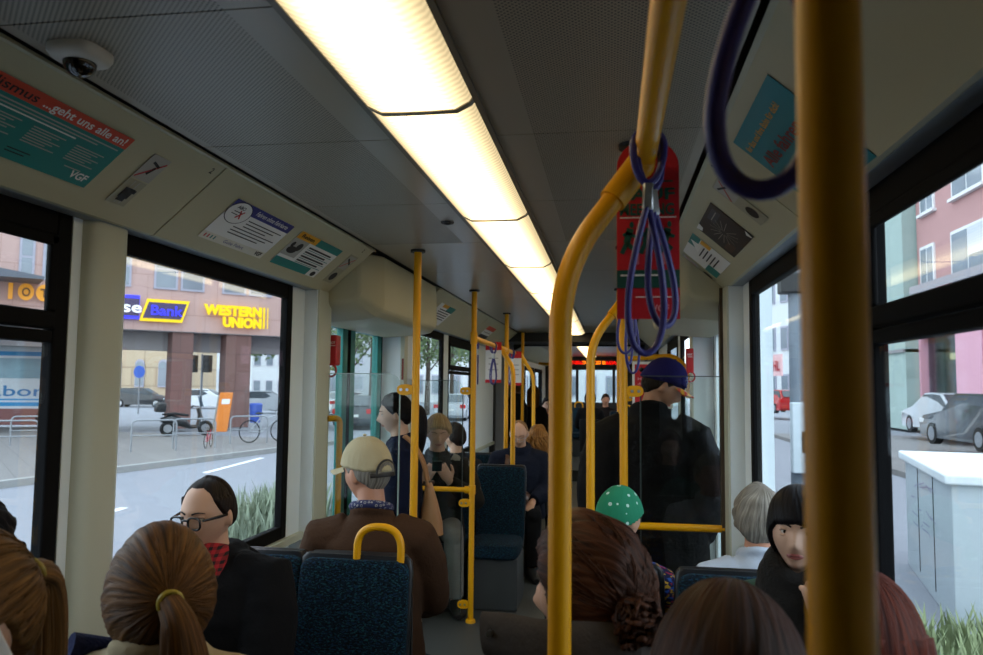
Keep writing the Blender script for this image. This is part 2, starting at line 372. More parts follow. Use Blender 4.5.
cove_prof = [(.722, 2.228), (.70, 2.222), (.695, 2.212), (.71, 2.2135), (.928, 2.0235), (.938, 2.013), (.952, 2.012), (.952, 2.03), (.74, 2.238)]
tn = 0
for s in (-1, 1):
    nm = 'left' if s < 0 else 'right'
    for a, b in ((-2.1, .55), (.55, 2.108), (2.108, 3.56), (5.02, 7.15), (7.15, 9.36)):
        tn += 1; p = MB(); p.prism([(s*x, z) for x, z in cove_prof], 'Y', a+.0035, b-.0035); struct('trim_%d' % tn, p, COVE)
    tn += 1; p = MB(); p.prism([(s*x, z) for x, z in ((.76, 2.245), (.76, 2.20), (.95, 2.045), (.953, 2.018), (1.005, 2.018), (1.005, 2.24))], 'Y', -2.1, 9.36)
    p.box(*sorted((s*.953, s*1.0)), -2.1, 9.36, 2.012, 2.02, 1)
    struct('trim_%d' % tn, p, [DARK, SOFF], smooth=False)
    # door drive cover
    tn += 1; p = MB(); pr = [(.70, 2.215), (.692, 1.975), (.70, 1.935), (.735, 1.905), (.80, 1.893), (1.05, 1.875), (1.05, 2.215)]
    n = len(pr); rr = []
    for y, k in ((3.56, .76), (3.575, .80), (3.70, .99), (3.72, 1), (4.87, 1), (4.89, .99), (5.005, .80), (5.02, .76)):
        rr.append([V((s*(1.05-(1.05-x)*(k if x < 1 else 1)), y, 2.215-(2.215-z)*(k if z < 2.2 else 1))) for x, z in pr])
    p.rings(rr); o = struct('trim_%d' % tn, p, [COVE], sharp=24)
    o.modifiers.new('bevel', 'BEVEL').width = .012; o.modifiers[0].segments = 3; o.modifiers[0].limit_method = 'ANGLE'
    # wall
    w = MB()
    def bx(x0, x1, *r, m=0): w.box(*sorted((s*x0, s*x1)), *r, m)
    for a, b in ((-2.1, 3.43), (5.05, 9.36)): bx(1.045, 1.1, a, b, 0, .885); bx(.975, 1.045, a, b, .855, .885, m=1)
    bx(1.0, 1.03, -2.1, 9.36, 2.02, 2.24)
    for a, b in ((-2.1, .75), (1.84, 2.02), (3.29, 3.43), (5.05, 5.5), (6.5, 6.68), (7.95, 9.36)): bx(1.0, 1.03, a, b, .88, 2.03)  # first stretch, unseen, is left windowless to keep daylight off the foreground
    struct('wall_'+nm, w, [PALE, CREAM], smooth=False)
    # pillars: rounded column, door posts
    tn += 1; p = MB(); q = [(1.01, 1.875), (.985, 1.878), (.968, 1.895), (.962, 1.92), (.962, 2.005), (.97, 2.03), (.985, 2.045), (1.01, 2.05)]
    p.prism([(s*x, y) for x, y in q], 'Z', 0, 2.015); struct('trim_%d' % tn, p, CREAM, sharp=60)
    tn += 1; p = MB(); p.box(*sorted((s*.94, s*1.12)), 3.43, 3.60, 0, 2.02, 0); p.box(*sorted((s*.932, s*.94)), 3.44, 3.60, 0, 2.015, 1)
    p.box(*sorted((s*.94, s*1.12)), 4.9, 5.05, 0, 2.02, 0); p.box(*sorted((s*.932, s*.94)), 4.9, 5.05, 0, 2.015, 1); struct('trim_%d' % tn, p, [PALE, CREAM], smooth=False)

def window(n, s, y0, y1, transom=False):
    z0, z1 = .885, 2.02; f = MB(); b = .055
    X = sorted((s*1.0, s*1.034))
    f.box(*X, y0, y0+b, z0, z1); f.box(*X, y1-b, y1, z0, z1); f.box(*X, y0+b, y1-b, z0, z0+.055); f.box(*X, y0+b, y1-b, z1-.07, z1)
    if transom:
        f.box(*X, y0+b, y1-b, 1.668, 1.70); f.box(*sorted((s*.993, s*1.034)), y0+b, y1-b, 1.704, 1.75)
        X2 = sorted((s*.993, s*1.006))
        for a in (y0+b, y1-b-.03): f.box(*X2, a, a+.03, 1.75, z1-.07)
        f.box(*X2, y0+b, y1-b, z1-.10, z1-.07)
    o = struct('window_%d' % n, f, RUB, smooth=False, bevel=.006)
    g = MB(); X = sorted((s*1.008, s*1.013)); g.box(*X, y0+b-.01, y1-b+.01, z0+.045, z1-.06)
    g.mesh('pane', GLS, o, smooth=False); return o
k = 0
for s in (-1, 1):
    for y0, y1, t in ((.75, 1.84, 1), (2.02, 3.29, 0), (5.5, 6.5, 0), (6.68, 7.95, 1)):
        k += 1; window(k, s, y0, y1, t)
def door(n, s):
    d = MB(); g = MB(); X = sorted((s*1.06, s*1.10))
    for y0, y1 in ((3.61, 4.235), (4.245, 4.89)):
        for a, b in ((y0, y0+.022), (y1-.022, y1)): d.box(*X, a, b, .02, 2.0, 1)
        d.box(*X, y0+.022, y0+.10, .02, 1.98, 0); d.box(*X, y1-.10, y1-.022, .02, 1.98, 0)
        d.box(*X, y0+.1, y1-.1, .02, .30, 0); d.box(*X, y0+.1, y1-.1, 1.88, 1.98, 0)
        g.box(*sorted((s*1.075, s*1.082)), y0+.1, y1-.1, .3, 1.88)
    d.box(*X, 3.6, 4.9, 1.98, 2.24, 1)
    o = struct('door_%d' % n, d, [TEAL if s < 0 else PALE, RUB], smooth=False, bevel=.004); g.mesh('pane', GLS, o, smooth=False)
door(1, -1); door(2, 1)
bw = MB(); bw.box(-1.1, 1.1, -2.16, -2.1, 0, 2.3); struct('wall_back', bw, DARK, smooth=False)  # unseen dark end wall, added to shut out skylight from behind the camera

# articulation: dark portal frames and pleated bellows
p = MB()
for y0, y1 in ((9.36, 9.46), (10.4, 10.5)):
    outer = [(-1.12, -.05), (1.12, -.05), (1.12, 2.32), (-1.12, 2.32)]
    wi = .985 if y0 < 10 else .90
    inn = [(-.90, 0), (-.90, 1.95), (-.86, 2.06), (-.76, 2.11), (.76, 2.11), (.86, 2.06), (.90, 1.95), (.90, 0)]
    p.box(-1.12, 1.12, y0, y1, 2.11, 2.32)
    for s in (-1, 1):
        p.prism([(s*1.12, -.05), (s*wi, -.05), (s*wi, 1.95), (s*(wi-.04), 2.06), (s*(wi-.14), 2.115), (s*1.12, 2.115)], 'Y', y0, y1)
struct('trim_40', p, DARK, smooth=False)
b = MB()
for s in (-1, 1):
    pts = [(s*(.88+(.06 if i % 2 else 0)), 9.46+i*.0588) for i in range(17)]
    b.prism(pts+[(s*1.1, 10.4), (s*1.1, 9.46)], 'Z', -.05, 2.3)
b.prism([(9.46+i*.0588, 2.13+(.04 if i % 2 else 0)) for i in range(17)]+[(10.4, 2.3), (9.46, 2.3)], 'X', -1.1, 1.1)
struct('trim_41', b, mat('bellows_rubber', '#7a7d83', .7, var=.1), smooth=False)

# the second car beyond the articulation
for s in (-1, 1):
    w = MB()
    def bx(x0, x1, *r, m=0): w.box(*sorted((s*x0, s*x1)), *r, m)
    bx(1.0, 1.1, 10.5, 19.2, 0, .95); bx(1.0, 1.1, 10.5, 19.2, 1.9, 2.24)
    for a, b_ in ((10.5, 11.2), (12.6, 12.8), (14.3, 14.5), (16.0, 17.1)): bx(1.0, 1.1, a, b_, .95, 1.9)
    w.prism([(s*.72, 2.22), (s*.94, 2.02), (s*1.0, 2.0), (s*1.0, 2.22)], 'Y', 10.5, 17, 1)
    for a, b_ in ((11.2, 12.6), (12.8, 14.3), (14.5, 16.0)):
        bx(.985, 1.06, a, a+.06, .95, 1.9, m=2); bx(.985, 1.06, b_-.06, b_, .95, 1.9, m=2); bx(.985, 1.06, a, b_, 1.84, 1.9, m=2); bx(.985, 1.06, a, b_, .95, 1.0, m=2)
        bx(1.04, 1.045, a+.05, b_-.05, .99, 1.85, m=3)
    struct('wall_left_front' if s < 0 else 'wall_right_front', w, [PALE, COVE, RUB, GLS], smooth=False)
w = MB()
w.box(-1.0, -.66, 17.0, 17.08, .18, 2.2, 0); w.box(.72, 1.0, 17.0, 17.08, .18, 2.2, 0); w.box(-.66, .72, 17, 17.08, .18, 1.22, 0); w.box(-.66, .72, 17, 17.08, 1.93, 2.2, 0)
for x in (-.3, .02, .5): w.box(x-.03, x+.03, 17, 17.08, 1.22, 1.93, 0)
w.box(-.66, .72, 17.03, 17.04, 1.22, 1.93, 1)
struct('wall_cabin', w, [DARK, glass('cabin_glass', '#f0f4f4', .02)], smooth=False)
w = MB(); w.box(-1.1, 1.1, 19.1, 19.2, .1, .95, 0)
for s in (-1, 1): w.box(*sorted((s*1.0, s*1.1)), 19.1, 19.2, .95, 2.24, 0)
w.box(-1.0, 1.0, 19.14, 19.15, .95, 2.24, 1)
struct('window_9', w, [DARK, GLS], smooth=False)

# ------------------------------------------------------------------ ceiling lights
LAMP = emitmat('lamp_diffuser', '#ffe4ae', 4.6, True)
def lamp(y0, y1, label, z=CE, group='strip lights along the middle of the ceiling'):
    t = thing('ceiling_light', label, 'ceiling light', (0, (y0+y1)/2, z), 0, group)
    d = MB(); pr = [(-.128, 0), (-.118, -.014), (-.085, -.03), (-.03, -.031), (.03, -.031), (.085, -.03), (.118, -.014), (.128, 0)]
    d.prism([(x, z+q) for x, q in pr], 'Y', y0+.012, y1-.012); d.mesh('diffuser', LAMP, t, sharp=20)
    for a, b in ((y0, y0+.011), (y1-.011, y1)): j = MB(); j.prism([(x*1.03, z+q*1.06) for x, q in pr], 'Y', a, b); j.mesh('end_cap', mat('lamp_joint', '#8f8672', .4), t)
    for s in (-1, 1):
        r = MB(); r.box(*sorted((s*.126, s*.14)), y0, y1, z-.008, z+.001); r.mesh('side_rail', mat('lamp_rail', '#5c574b', .35), t, smooth=False)
ys = [-.63, .52, 1.66, 2.81, 3.96, 5.11, 6.26, 7.41, 8.56, 9.3]
names = ['behind the camera', 'overhead at the top edge of the picture', 'second in the row, above the first seats', 'third in the row', 'fourth in the row, between the door covers', 'fifth in the row', 'sixth in the row', 'seventh in the row', 'last before the dark articulation frame']
for i in range(1, 9): lamp(ys[i], ys[i+1], 'warm white strip light in the ceiling, '+names[i])
lamp(11.6, 14.4, 'warm white strip light in the front car, the nearer one'); lamp(14.5, 16.8, 'warm white strip light in the front car, ending near the red display')

# ------------------------------------------------------------------ poles and rails
PR = .0185
def flange(t, x, y, z=CE, r=.036): 
    f = MB(); f.cyl((x, y, z-.012), (x, y, z), r, r, 24); f.mesh('ceiling_flange', DARK, t)
def pole(label, x, y, z1=CE, z0=0, fl=True):
    t = thing('grab_pole', label, 'pole', (x, y, z0), 0, 'yellow grab poles')
    p = MB(); p.cyl((x, y, z0), (x, y, z1-.004), PR, None, 24); p.mesh('shaft', YEL, t)
    if fl: flange(t, x, y)
    b = MB(); b.cyl((x, y, z0), (x, y, z0+.02), .034, .030, 24); b.mesh('foot_flange', YEL, t)
    return t
p1 = pole('yellow pole by the left door, right of the man in the beige cap', -.49, 3.57)
p2 = pole('yellow pole at the second left glass partition, by the tan handbag', -.49, 5.13)
p3 = pole('yellow pole on the left near the hanging flyers, farthest of the left row', -.49, 6.79)
p4 = pole('yellow pole at the right glass partition, behind the hanging red flyer', .49, 3.57)
p5 = pole('yellow pole at the far right partition with the red poster', .49, 5.13)
pf = pole('thick blurred yellow pole close to the camera on the right', .561, .47)
pole('yellow pole in the articulation, left side', -.62, 9.2)
pole('yellow pole in the front car, behind the articulation', -.30, 11.2)
def sleeve(t, c, d, l=.04, r=.024):
    c, d = V(c), V(d).normalized(); m = MB(); m.cyl(c-d*l, c+d*l, r, None, 20); return m.mesh('sleeve_joint', YEL, t)
def clamp(t, x, y, z, s, l=.075):
    m = MB(); m.prism([(x+s*(.012+l*.5)+l*.5*_se(math.cos(a), .8)*1.05, z+.026*_se(math.sin(a), .8)) for a in [2*PI*i/24 for i in range(24)]], 'Y', y-.013, y+.013); c = m.mesh('clamp', YEL, t, sharp=50)
    q = MB()
    for dx in (.35, .75): q.cyl((x+s*(.012+l*dx), y-.018, z), (x+s*(.012+l*dx), y-.012, z), .007, None, 12)
    q.mesh('screw', STEEL, c)
rt = thing('overhead_grab_rail', 'yellow overhead rail running forward from above the camera on the right', 'rail', (.49, 1.0, 1.955))
m = MB(); m.tube(fillet([(.49, -1.2, 1.965), (.49, 3.55, 1.95)], .05), PR, 24); m.mesh('rail', YEL, rt)
m = MB(); m.cyl((.49, 2.05, 1.95), (.49, 2.05, CE-.004), PR, None, 24); m.mesh('hanger', YEL, rt); flange(rt, .49, 2.05)
sleeve(rt, (.49, 2.05, 1.953), (0, 1, 0)); sleeve(rt, (.49, 3.53, 1.951), (0, 1, 0), .03)
def bent(label, top, low, foot_z):
    t = thing('bent_grab_pole', label, 'pole', (low[0], low[1], foot_z), 0, 'bent yellow poles from rail to seat')
    m = MB(); m.tube(fillet([top, low, (low[0], low[1], foot_z)], .10, 10), PR, 24); m.mesh('shaft', YEL, t)
    d = V(low)-V(top); sleeve(t, V(top)+d.normalized()*.05, d, .045, .0235)
    f = MB(); f.cyl((low[0], low[1], foot_z), (low[0], low[1], foot_z+.03), .027, None, 20); f.mesh('foot_flange', YEL, t)
bent('bent yellow pole in front of the brown-haired woman, nearest one', (.487, 1.30, 1.955), (.352, 1.235, 1.76), 0)
bent('bent yellow pole beside the standing man in black, second one', (.487, 3.44, 1.951), (.346, 3.34, 1.76), 0)
rl = thing('overhead_grab_rail', 'yellow overhead rail with hanging flyers on the left, beyond the door', 'rail', (-.49, 6.4, 1.89))
m = MB(); m.cyl((-.49, 5.13, 1.89), (-.49, 7.95, 1.885), PR, None, 20); m.mesh('rail', YEL, rl); sleeve(rl, (-.49, 5.13, 1.89), (0, 0, 1)); sleeve(rl, (-.49, 6.79, 1.89), (0, 0, 1))
bent('bent yellow pole on the seat of the bald man in navy', (-.487, 6.36, 1.888), (-.325, 5.985, 1.71), 0)
bent('bent yellow pole by the curly blonde hair, behind the flyers', (-.487, 7.8, 1.886), (-.35, 7.85, 1.68), 0)
# rail in the front car
rf = thing('overhead_grab_rail', 'short yellow overhead rail in the front car, left of the nearest pole', 'rail', (-.5, 11.8, 1.8))
m = MB(); m.cyl((-.62, 11.3, 1.9), (-.30, 11.3, 1.88), PR, None, 16); m.cyl((-.42, 11.3, 1.88), (-.42, 11.3, CE-.003), PR, None, 16); m.mesh('rail', YEL, rf)

# ------------------------------------------------------------------ glass partitions
def partition(label, y, x0, x1, z0, z1, px, s, bar=None, clamps=()):
    t = thing('glass_partition', label, 'partition', ((x0+x1)/2, y, z0), 0, 'glass partitions beside the doors')
    g = MB(); c = .05; q = [(x0, z0), (x1, z0), (x1, z1-c)]+[(x1-c+c*math.sin(a), z1-c+c*math.cos(a)) for a in (1.2, .8, .4)]+[(x1-c, z1), (x0, z1)] if s < 0 else [(x1, z0), (x0, z0), (x0, z1-c)]+[(x0+c-c*math.sin(a), z1-c+c*math.cos(a)) for a in (1.2, .8, .4)]+[(x0+c, z1), (x1, z1)]
    g.prism(q, 'Y', y-.004, y+.004); g.mesh('pane', PGL, t, smooth=False)
    xe = x1 if s < 0 else x0; e = MB(); e.box(xe-.003, xe+.003, y-.005, y+.005, z0, z1-.06); e.box(min(x0, x1), max(x0, x1)-.05 if s < 0 else max(x0, x1), y-.005, y+.005, z1-.002, z1+.002); e.mesh('polished_edge', mat('glass_edge_painted_shine', '#8fa39f', .2) if s < 0 and y < 4 else mat('glass_edge_painted_dim', '#2c3533', .3), t, smooth=False)  # shine of the near left edge put into a paler colour, others darkened
    for z in clamps: clamp(t, px, y, z, s)
    if bar:
        b = MB(); xa = -.93 if s < 0 else .93; b.cyl((px, y, bar), (xa, y, bar), .0165, None, 20); bb = b.mesh('grab_bar', YEL, t)
        sleeve(t, (px+s*.02, y, bar), (1, 0, 0), .03); sleeve(t, (px, y, bar), (0, 0, 1), .03, .024)
    return t
partition('clear glass partition in front of the left door, beside the beige cap', 3.57, -.925, -.566, .3, 1.62, -.49, -1, None, (1.545, .5))
partition('clear glass partition with a yellow bar behind the tan handbag', 5.13, -.925, -.56, .06, 1.60, -.49, -1, .868, (1.53, .78, .115))
partition('clear glass partition in front of the standing man in black', 3.57, .566, .925, .3, 1.62, .49, 1, .945, (1.55,))
dp = MB(); dp.box(.918, .932, 3.555, 3.60, 0, 2.02); struct('trim_42', dp, mat('brown_edge', '#4a3d30', .5), smooth=False)
tp = partition('glass partition holding the red poster, right side beyond the door', 5.13, .566, .925, .3, 1.70, .49, 1, None, (1.5,))
b = MB(); b.tube(fillet([(.49, 5.12, 1.75), (.84, 5.12, 1.775), (.92, 5.12, 1.70), (.93, 5.12, 1.5)], .06), .0165, 18); b.mesh('grab_bar', YEL, tp)

# ------------------------------------------------------------------ printed notices on the cove panels
def cove_sheet(name, label, s, y0, y1, s0, s1, cat='poster', group=None):
    v = V((-s*.23, 0, .20)).normalized(); o = V((s*.94, 0, 2.02))+v*s0
    u = V((0, -s, 0)); o.y = y0 if s < 0 else y1
    # stand just proud of the panel
    n = u.cross(v); o += n*.007
    t = thing(name, label, cat, tuple(o), 0, group)
    return t, Sheet(o, u, v, abs(y1-y0), s1-s0)
P_TEAL = mat('print_teal', '#14807c', .5, var=.03); P_ORG = mat('print_orange', '#c8452a', .5, var=.03); P_BLUE = mat('print_blue', '#2b3180', .5, var=.03)
P_YEL = mat('print_yellow', '#e6a51c', .5, var=.03); P_GREY = mat('print_grey', '#a9a9a3', .5, var=.05); P_RED = mat('print_red', '#c01826', .5, var=.03); P_DK = mat('print_dark', '#1c1e22', .5, var=.25, scale=30); P_CLEAR = mat('sticker_grey', '#a19e88', .5, var=.05)
t, S = cove_sheet('poster', 'teal and orange vandalism notice on the left cove, nearest the camera', -1, 1.165, 1.722, .066, .246)
S.back(P_TEAL); S.rect(0, .80, 1, 1, P_ORG)
S.text('Vandalismus', .02, .845, .022, BLK, .235, bold=.01); S.text('...geht uns alle an!', .475, .845, .022, WHT, .275, bold=.015)
for k in range(3): S.line(.03, .74-.05*k, .97-.12*k, .74-.05*k, .0035, P_GREY if k < 2 else WHT)
for c in range(4):
    for k in range(7): S.line(.04+.24*c, .56-.04*k, .22+.24*c-.03*(k % 3), .56-.04*k, .0028, P_GREY)
S.text('Belohnung', .06, .12, .022, BLK, .2); S.line(.5, .17, .62, .17, .003, BLK); S.line(.5, .12, .6, .12, .003, BLK)
S.text('VGF', .86, .09, .02, WHT, .06, bold=.03); S.line(.80, .22, .9, .22, .003, P_GREY); S.finish(t)
t, S = cove_sheet('sticker', 'grey sticker with a red slash and a fist, left cove beside the teal notice', -1, 1.818, 1.895, .054, .238, 'sticker')
S.back(P_CLEAR); S.rect(0, .52, 1, 1, P_GREY); S.rect(0, .5, 1, .52, COVE, 2)
S.line(.05, .55, .95, .92, .005, P_RED); S.line(.3, .88, .75, .82, .008, BLK); S.line(.45, .65, .62, .8, .010, BLK)
S.line(.38, .03, .38, .48, .004, P_GREY); S.line(.62, .03, .62, .48, .004, P_GREY); S.rect(.24, .14, .76, .34, BLK, 4, True); S.rect(.62, .26, .86, .33, BLK, 4, True); S.rect(.3, .08, .68, .14, BLK, 4, True)
S.finish(t, ink='pictogram')
t, S = cove_sheet('poster', 'white notice with a blue heading and a red cross, left cove', -1, 2.288, 2.735, .048, .232)
S.back(WHT); S.rect(.0, .78, 1, 1, P_BLUE); S.rect(0, 0, 1, .17, mat('print_cream', '#d8d6c8', .5), 1)
S.ell(.16, .74, .165, .255, BLK, 2); S.ell(.16, .74, .155, .24, WHT, 3); S.text('X', .15, .64, .03, P_RED, .035, 5, .04); S.text('ABO', .08, .83, .013, BLK, .05, 5, .02); S.line(.08, .76, .2, .76, .003, BLK, 5); S.line(.07, .7, .16, .7, .003, BLK, 5)
S.text('Fahren ohne Fahrkarte', .36, .85, .019, WHT, .25, 5, .012, .15)
for k in range(6): S.line(.36 if k < 3 else .25, .68-.075*k, .94-.1*(k % 3), .68-.075*k, .004, BLK)
for k in range(4): S.line(.05+.045*k, .05, .05+.045*k, .13, .008, P_RED if k < 2 else P_TEAL)
S.text('Gute Fahrt', .32, .06, .014, P_BLUE, .14, 5); S.text('VGF', .84, .05, .018, BLK, .05, 5, .03); S.finish(t)
t, S = cove_sheet('poster', 'teal and white notice with a yellow corner, left cove by the door cover', -1, 2.817, 3.268, .05, .232)
S.back(WHT); S.rect(0, 0, .78, .22, P_TEAL); S.rect(.42, .8, 1, 1, P_TEAL); S.rect(0, .8, .42, 1, P_YEL); S.rect(0, .3, .3, .8, P_GREY)
S.text('Reisen', .06, .86, .018, BLK, .12, 5, .02); S.ell(.12, .48, .09, .10, BLK, 3, True); S.ell(.2, .6, .05, .12, BLK, 3, True); S.ell(.06, .62, .03, .08, BLK, 3, True)
for k in range(4): S.line(.36, .7-.13*k, .9-.06*(k % 2), .7-.13*k, .008, BLK); S.line(.36, .64-.13*k, .95, .64-.13*k, .003, P_TEAL)
S.ell(.9, .1, .05, .08, BLK, 3, True); S.finish(t)
t, S = cove_sheet('sticker', 'narrow dark pictogram strip, left cove against the door cover', -1, 3.375, 3.475, .054, .237, 'sticker')
S.back(P_CLEAR); S.rect(.1, .5, .9, .95, P_GREY); S.line(.1, .55, .9, .9, .006, P_RED); S.line(.2, .86, .8, .7, .01, BLK); S.ell(.5, .22, .3, .14, BLK, 2, True); S.finish(t, ink='pictogram')
t, S = cove_sheet('poster', 'white and teal notice on the left cove beyond the door cover', -1, 5.36, 5.87, .03, .222)
S.back(WHT); S.rect(.55, .72, 1, 1, P_TEAL); S.rect(0, 0, .3, .22, P_TEAL); S.rect(.2, .85, .55, 1, P_YEL)
for k in range(5): S.line(.2, .74-.11*k, .9, .74-.11*k, .008, BLK)
S.finish(t)
t, S = cove_sheet('poster', 'small orange and white notice high on the left cove above the flyers', -1, 7.52, 8.0, .06, .226)
S.back(WHT); S.rect(0, .7, 1, 1, P_ORG); S.rect(0, .0, 1, .3, P_DK); S.line(.1, .5, .9, .5, .012, P_GREY); S.finish(t)
t, S = cove_sheet('poster', 'teal poster with yellow and dark red lettering, right cove behind the blurred strap', 1, 1.53, 1.955, .0, .262)
S.back(mat('print_petrol', '#0f7f8c', .5, var=.03)); S.text('Ihr Bus und Ihre Bahn für dich!', .06, .80, .017, P_YEL, .32, 4, .01); S.text('Alle fahren', .08, .55, .035, mat('print_maroon', '#7a2a2c', .5), .30, 4, .02); S.text('mit uns mit', .08, .32, .035, mat('print_maroon', '#7a2a2c'), .30, 4, .02); S.text('VGF', .8, .06, .025, WHT, .07, 4, .02); S.finish(t)
t, S = cove_sheet('sticker', 'narrow sticker with a red line and dark pictogram on the right cove', 1, 2.275, 2.385, .07, .259, 'sticker')
S.back(P_CLEAR); S.rect(.08, .55, .92, .97, P_GREY); S.line(.1, .6, .9, .95, .006, P_RED); S.ell(.5, .24, .3, .13, BLK, 2, True); S.line(.2, .9, .8, .8, .008, BLK); S.finish(t, ink='pictogram')
t, S = cove_sheet('poster', 'dark brown torn poster with a folded corner, right cove', 1, 2.535, 2.935, .062, .240)
S.back(P_DK); S.poly([(0, 1), (.05, .86), (.16, .88), (.2, 1)], WHT, 3); S.poly([(.95, 0), (1, .2), (.9, .12)], WHT, 3)
for k in range(14):
    a = R(10+k*24); S.line(.5+.05*math.cos(a), .48+.08*math.sin(a), .5+.3*math.cos(a), .48+.33*math.sin(a), .002, P_GREY)
S.rect(.55, .72, .9, .92, mat('print_slate', '#3a4150', .5), 2); S.rect(.08, .1, .35, .3, mat('print_brown', '#4a3524', .5), 2); S.line(.58, .82, .86, .82, .004, P_GREY); S.finish(t, ink='drawing')
t, S = cove_sheet('poster', 'white notice with teal blocks and a yellow corner, right cove by the door cover', 1, 3.05, 3.456, .056, .244)
S.back(WHT); S.rect(0, .0, .32, .34, P_TEAL); S.rect(.55, .78, 1, 1, P_TEAL); S.rect(.84, .5, 1, .76, P_YEL); S.poly([(.45, .7), (.75, .98), (.8, .68)], mat('paper_fold', '#f2f2ef', .6), 3)
for k in range(5): S.line(.36, .62-.1*k, .8, .62-.1*k, .006, BLK)
S.finish(t)
t, S = cove_sheet('sticker', 'long dark pictogram strip on the right cove against the door cover', 1, 3.49, 3.55, .05, .242, 'sticker')
S.back(P_CLEAR); S.rect(.1, .52, .9, .95, P_GREY); S.line(.15, .55, .85, .9, .005, P_RED); S.ell(.5, .22, .3, .14, BLK, 2, True); S.finish(t, ink='pictogram')
for s, y, sv, tx in ((-1, 2.055, .262, '2'), (-1, 3.44, .27, '2'), (1, 2.2, .27, '2')):
    t, S = cove_sheet('panel_number', 'small black panel number %s on the %s cove' % (tx, 'left' if s < 0 else 'right')+(', before the blue-headed notice' if y < 2.1 else (', beside the door cover' if s < 0 else '')), s, y, y+.022, sv, sv+.026, 'number')
    S.mi(BLK); S.text(tx, 0, 0, .02, BLK, .014, 1, .02); S.ink.mesh('digit', S.mats, t, smooth=False)

# ------------------------------------------------------------------ small fixtures
t = thing('security_camera', 'white dome security camera on the ceiling at upper left', 'camera', (-.60, 1.32, CE))
m = MB(); pr = [(.043*_se(math.cos(a), .6), .043*_se(math.sin(a), .6)) for a in [2*PI*i/32 for i in range(32)]]
m.rings([[V((-.60+x*k, 1.32+y*k, z)) for x, y in pr] for k, z in ((1.2, CE), (1.2, CE-.012), (1.05, CE-.022), (.8, CE-.026))]); m.mesh('housing', mat('camera_white', '#cfcabd', .4), t)
m = MB(); m.ell((-.60, 1.32, CE-.024), .031, .031, .030, 24, 14); m.mesh('dome', mat('smoked_dome', '#07070c', .08, spec=.8), t)
t = thing('ceiling_sensor', 'small round black sensor in the ceiling left of the strip lights', 'sensor', (-.213, 2.96, CE))
m = MB(); m.cyl((-.213, 2.96, CE-.006), (-.213, 2.96, CE), .024, .027, 24); m.mesh('rim', DARK, t); m = MB(); m.ell((-.213, 2.96, CE-.006), .015, .015, .006); m.mesh('lens', BLK, t)
def emergency(label, x, y, z, s):
    t = thing('emergency_handle', label, 'emergency handle', (x, y, z))
    m = MB(); m.box(x-.022, x+.022, y-.03, y+.03, z-.075, z+.075); m.mesh('housing', REDP, t, smooth=False, bevel=.006)
    m = MB(); m.tube([(x, y-.035, z-.075-.035+.032*math.sin(a)) if 0 else (x+.026*math.cos(a), y-.038, z-.10+.03*math.sin(a)) for a in [2*PI*i/20 for i in range(20)]], .005, 8, 0, True); m.mesh('pull_ring', REDP, t)
    S = Sheet((x-.02, y-.0305, z+.01), (1, 0, 0), (0, 0, 1), .04, .04); S.text('NOT', .1, .5, .012, WHT, .03, 1, .02); S.line(.1, .3, .9, .3, .003, WHT); S.ink.mesh('lettering', S.mats, t, smooth=False)
emergency('red emergency handle with a pull ring on the left door post', -.925, 3.635, 1.735, -1)
emergency('red emergency handle on the far right door post, above the blue cap', .915, 4.87, 1.735, 1)
t = thing('door_button_panel', 'narrow cream panel with a red lamp on the far left door post', 'panel', (-.925, 4.93, 1.5))
m = MB(); m.box(-.936, -.915, 4.905, 4.955, 1.45, 1.9); m.mesh('plate', CREAM, t, smooth=False); m = MB(); m.box(-.93, -.918, 4.898, 4.905, 1.6, 1.74); m.mesh('lamp', mat('brown_red_lens', '#7c2a14', .3), t, smooth=False)
t = thing('door_grab_handle', 'vertical yellow grab handle beside the left door', 'handle', (-.895, 3.655, .72))
m = MB(); m.tube(fillet([(-.935, 3.585, .76), (-.895, 3.655, .76), (-.895, 3.655, 1.40), (-.935, 3.585, 1.40)], .03), .015, 16); m.mesh('tube', YEL, t)
t = thing('led_display', 'red and orange text display over the driver cabin', 'display', (.0, 16.9, 2.05))
m = MB(); m.box(-.55, .72, 16.9, 16.98, 2.02, 2.219); m.mesh('housing', DARK, t, smooth=False)
RL = emitmat('led_red', '#ff1408', 1.6); OL = emitmat('led_orange', '#ff7a10', 2.2)
S = Sheet((-.5, 16.898, 2.05), (1, 0, 0), (0, 0, 1), 1.15, .08); S.mi(RL)
for k in range(46):
    x = k/46; mm = OL if .28 < x < .42 or .5 < x < .7 else RL
    for j in range(4):
        if random.random() < .75: S.rect(x, j*.25, x+.016, j*.25+.19, mm, 1, True)
S.ink.mesh('led_text', S.mats, t, smooth=False)
t = thing('poster', 'red poster in a white frame on the partition behind the blue cap', 'poster', (.58, 5.10, 1.44))
m = MB(); m.box(.572, .83, 5.105, 5.122, 1.43, 1.735); m.mesh('frame', WHT, t, smooth=False, bevel=.003)
S = Sheet((.588, 5.104, 1.445), (1, 0, 0), (0, 0, 1), .226, .272); S.back(P_RED); S.rect(.62, .83, 1, .97, WHT)
for k, tx in enumerate(('Mobil in', 'die Stadt', 'für alle')): S.text(tx, .08, .62-.12*k, .018, mat('print_pink', '#e39aa0', .5), .12, 3, .01)
S.finish(t)

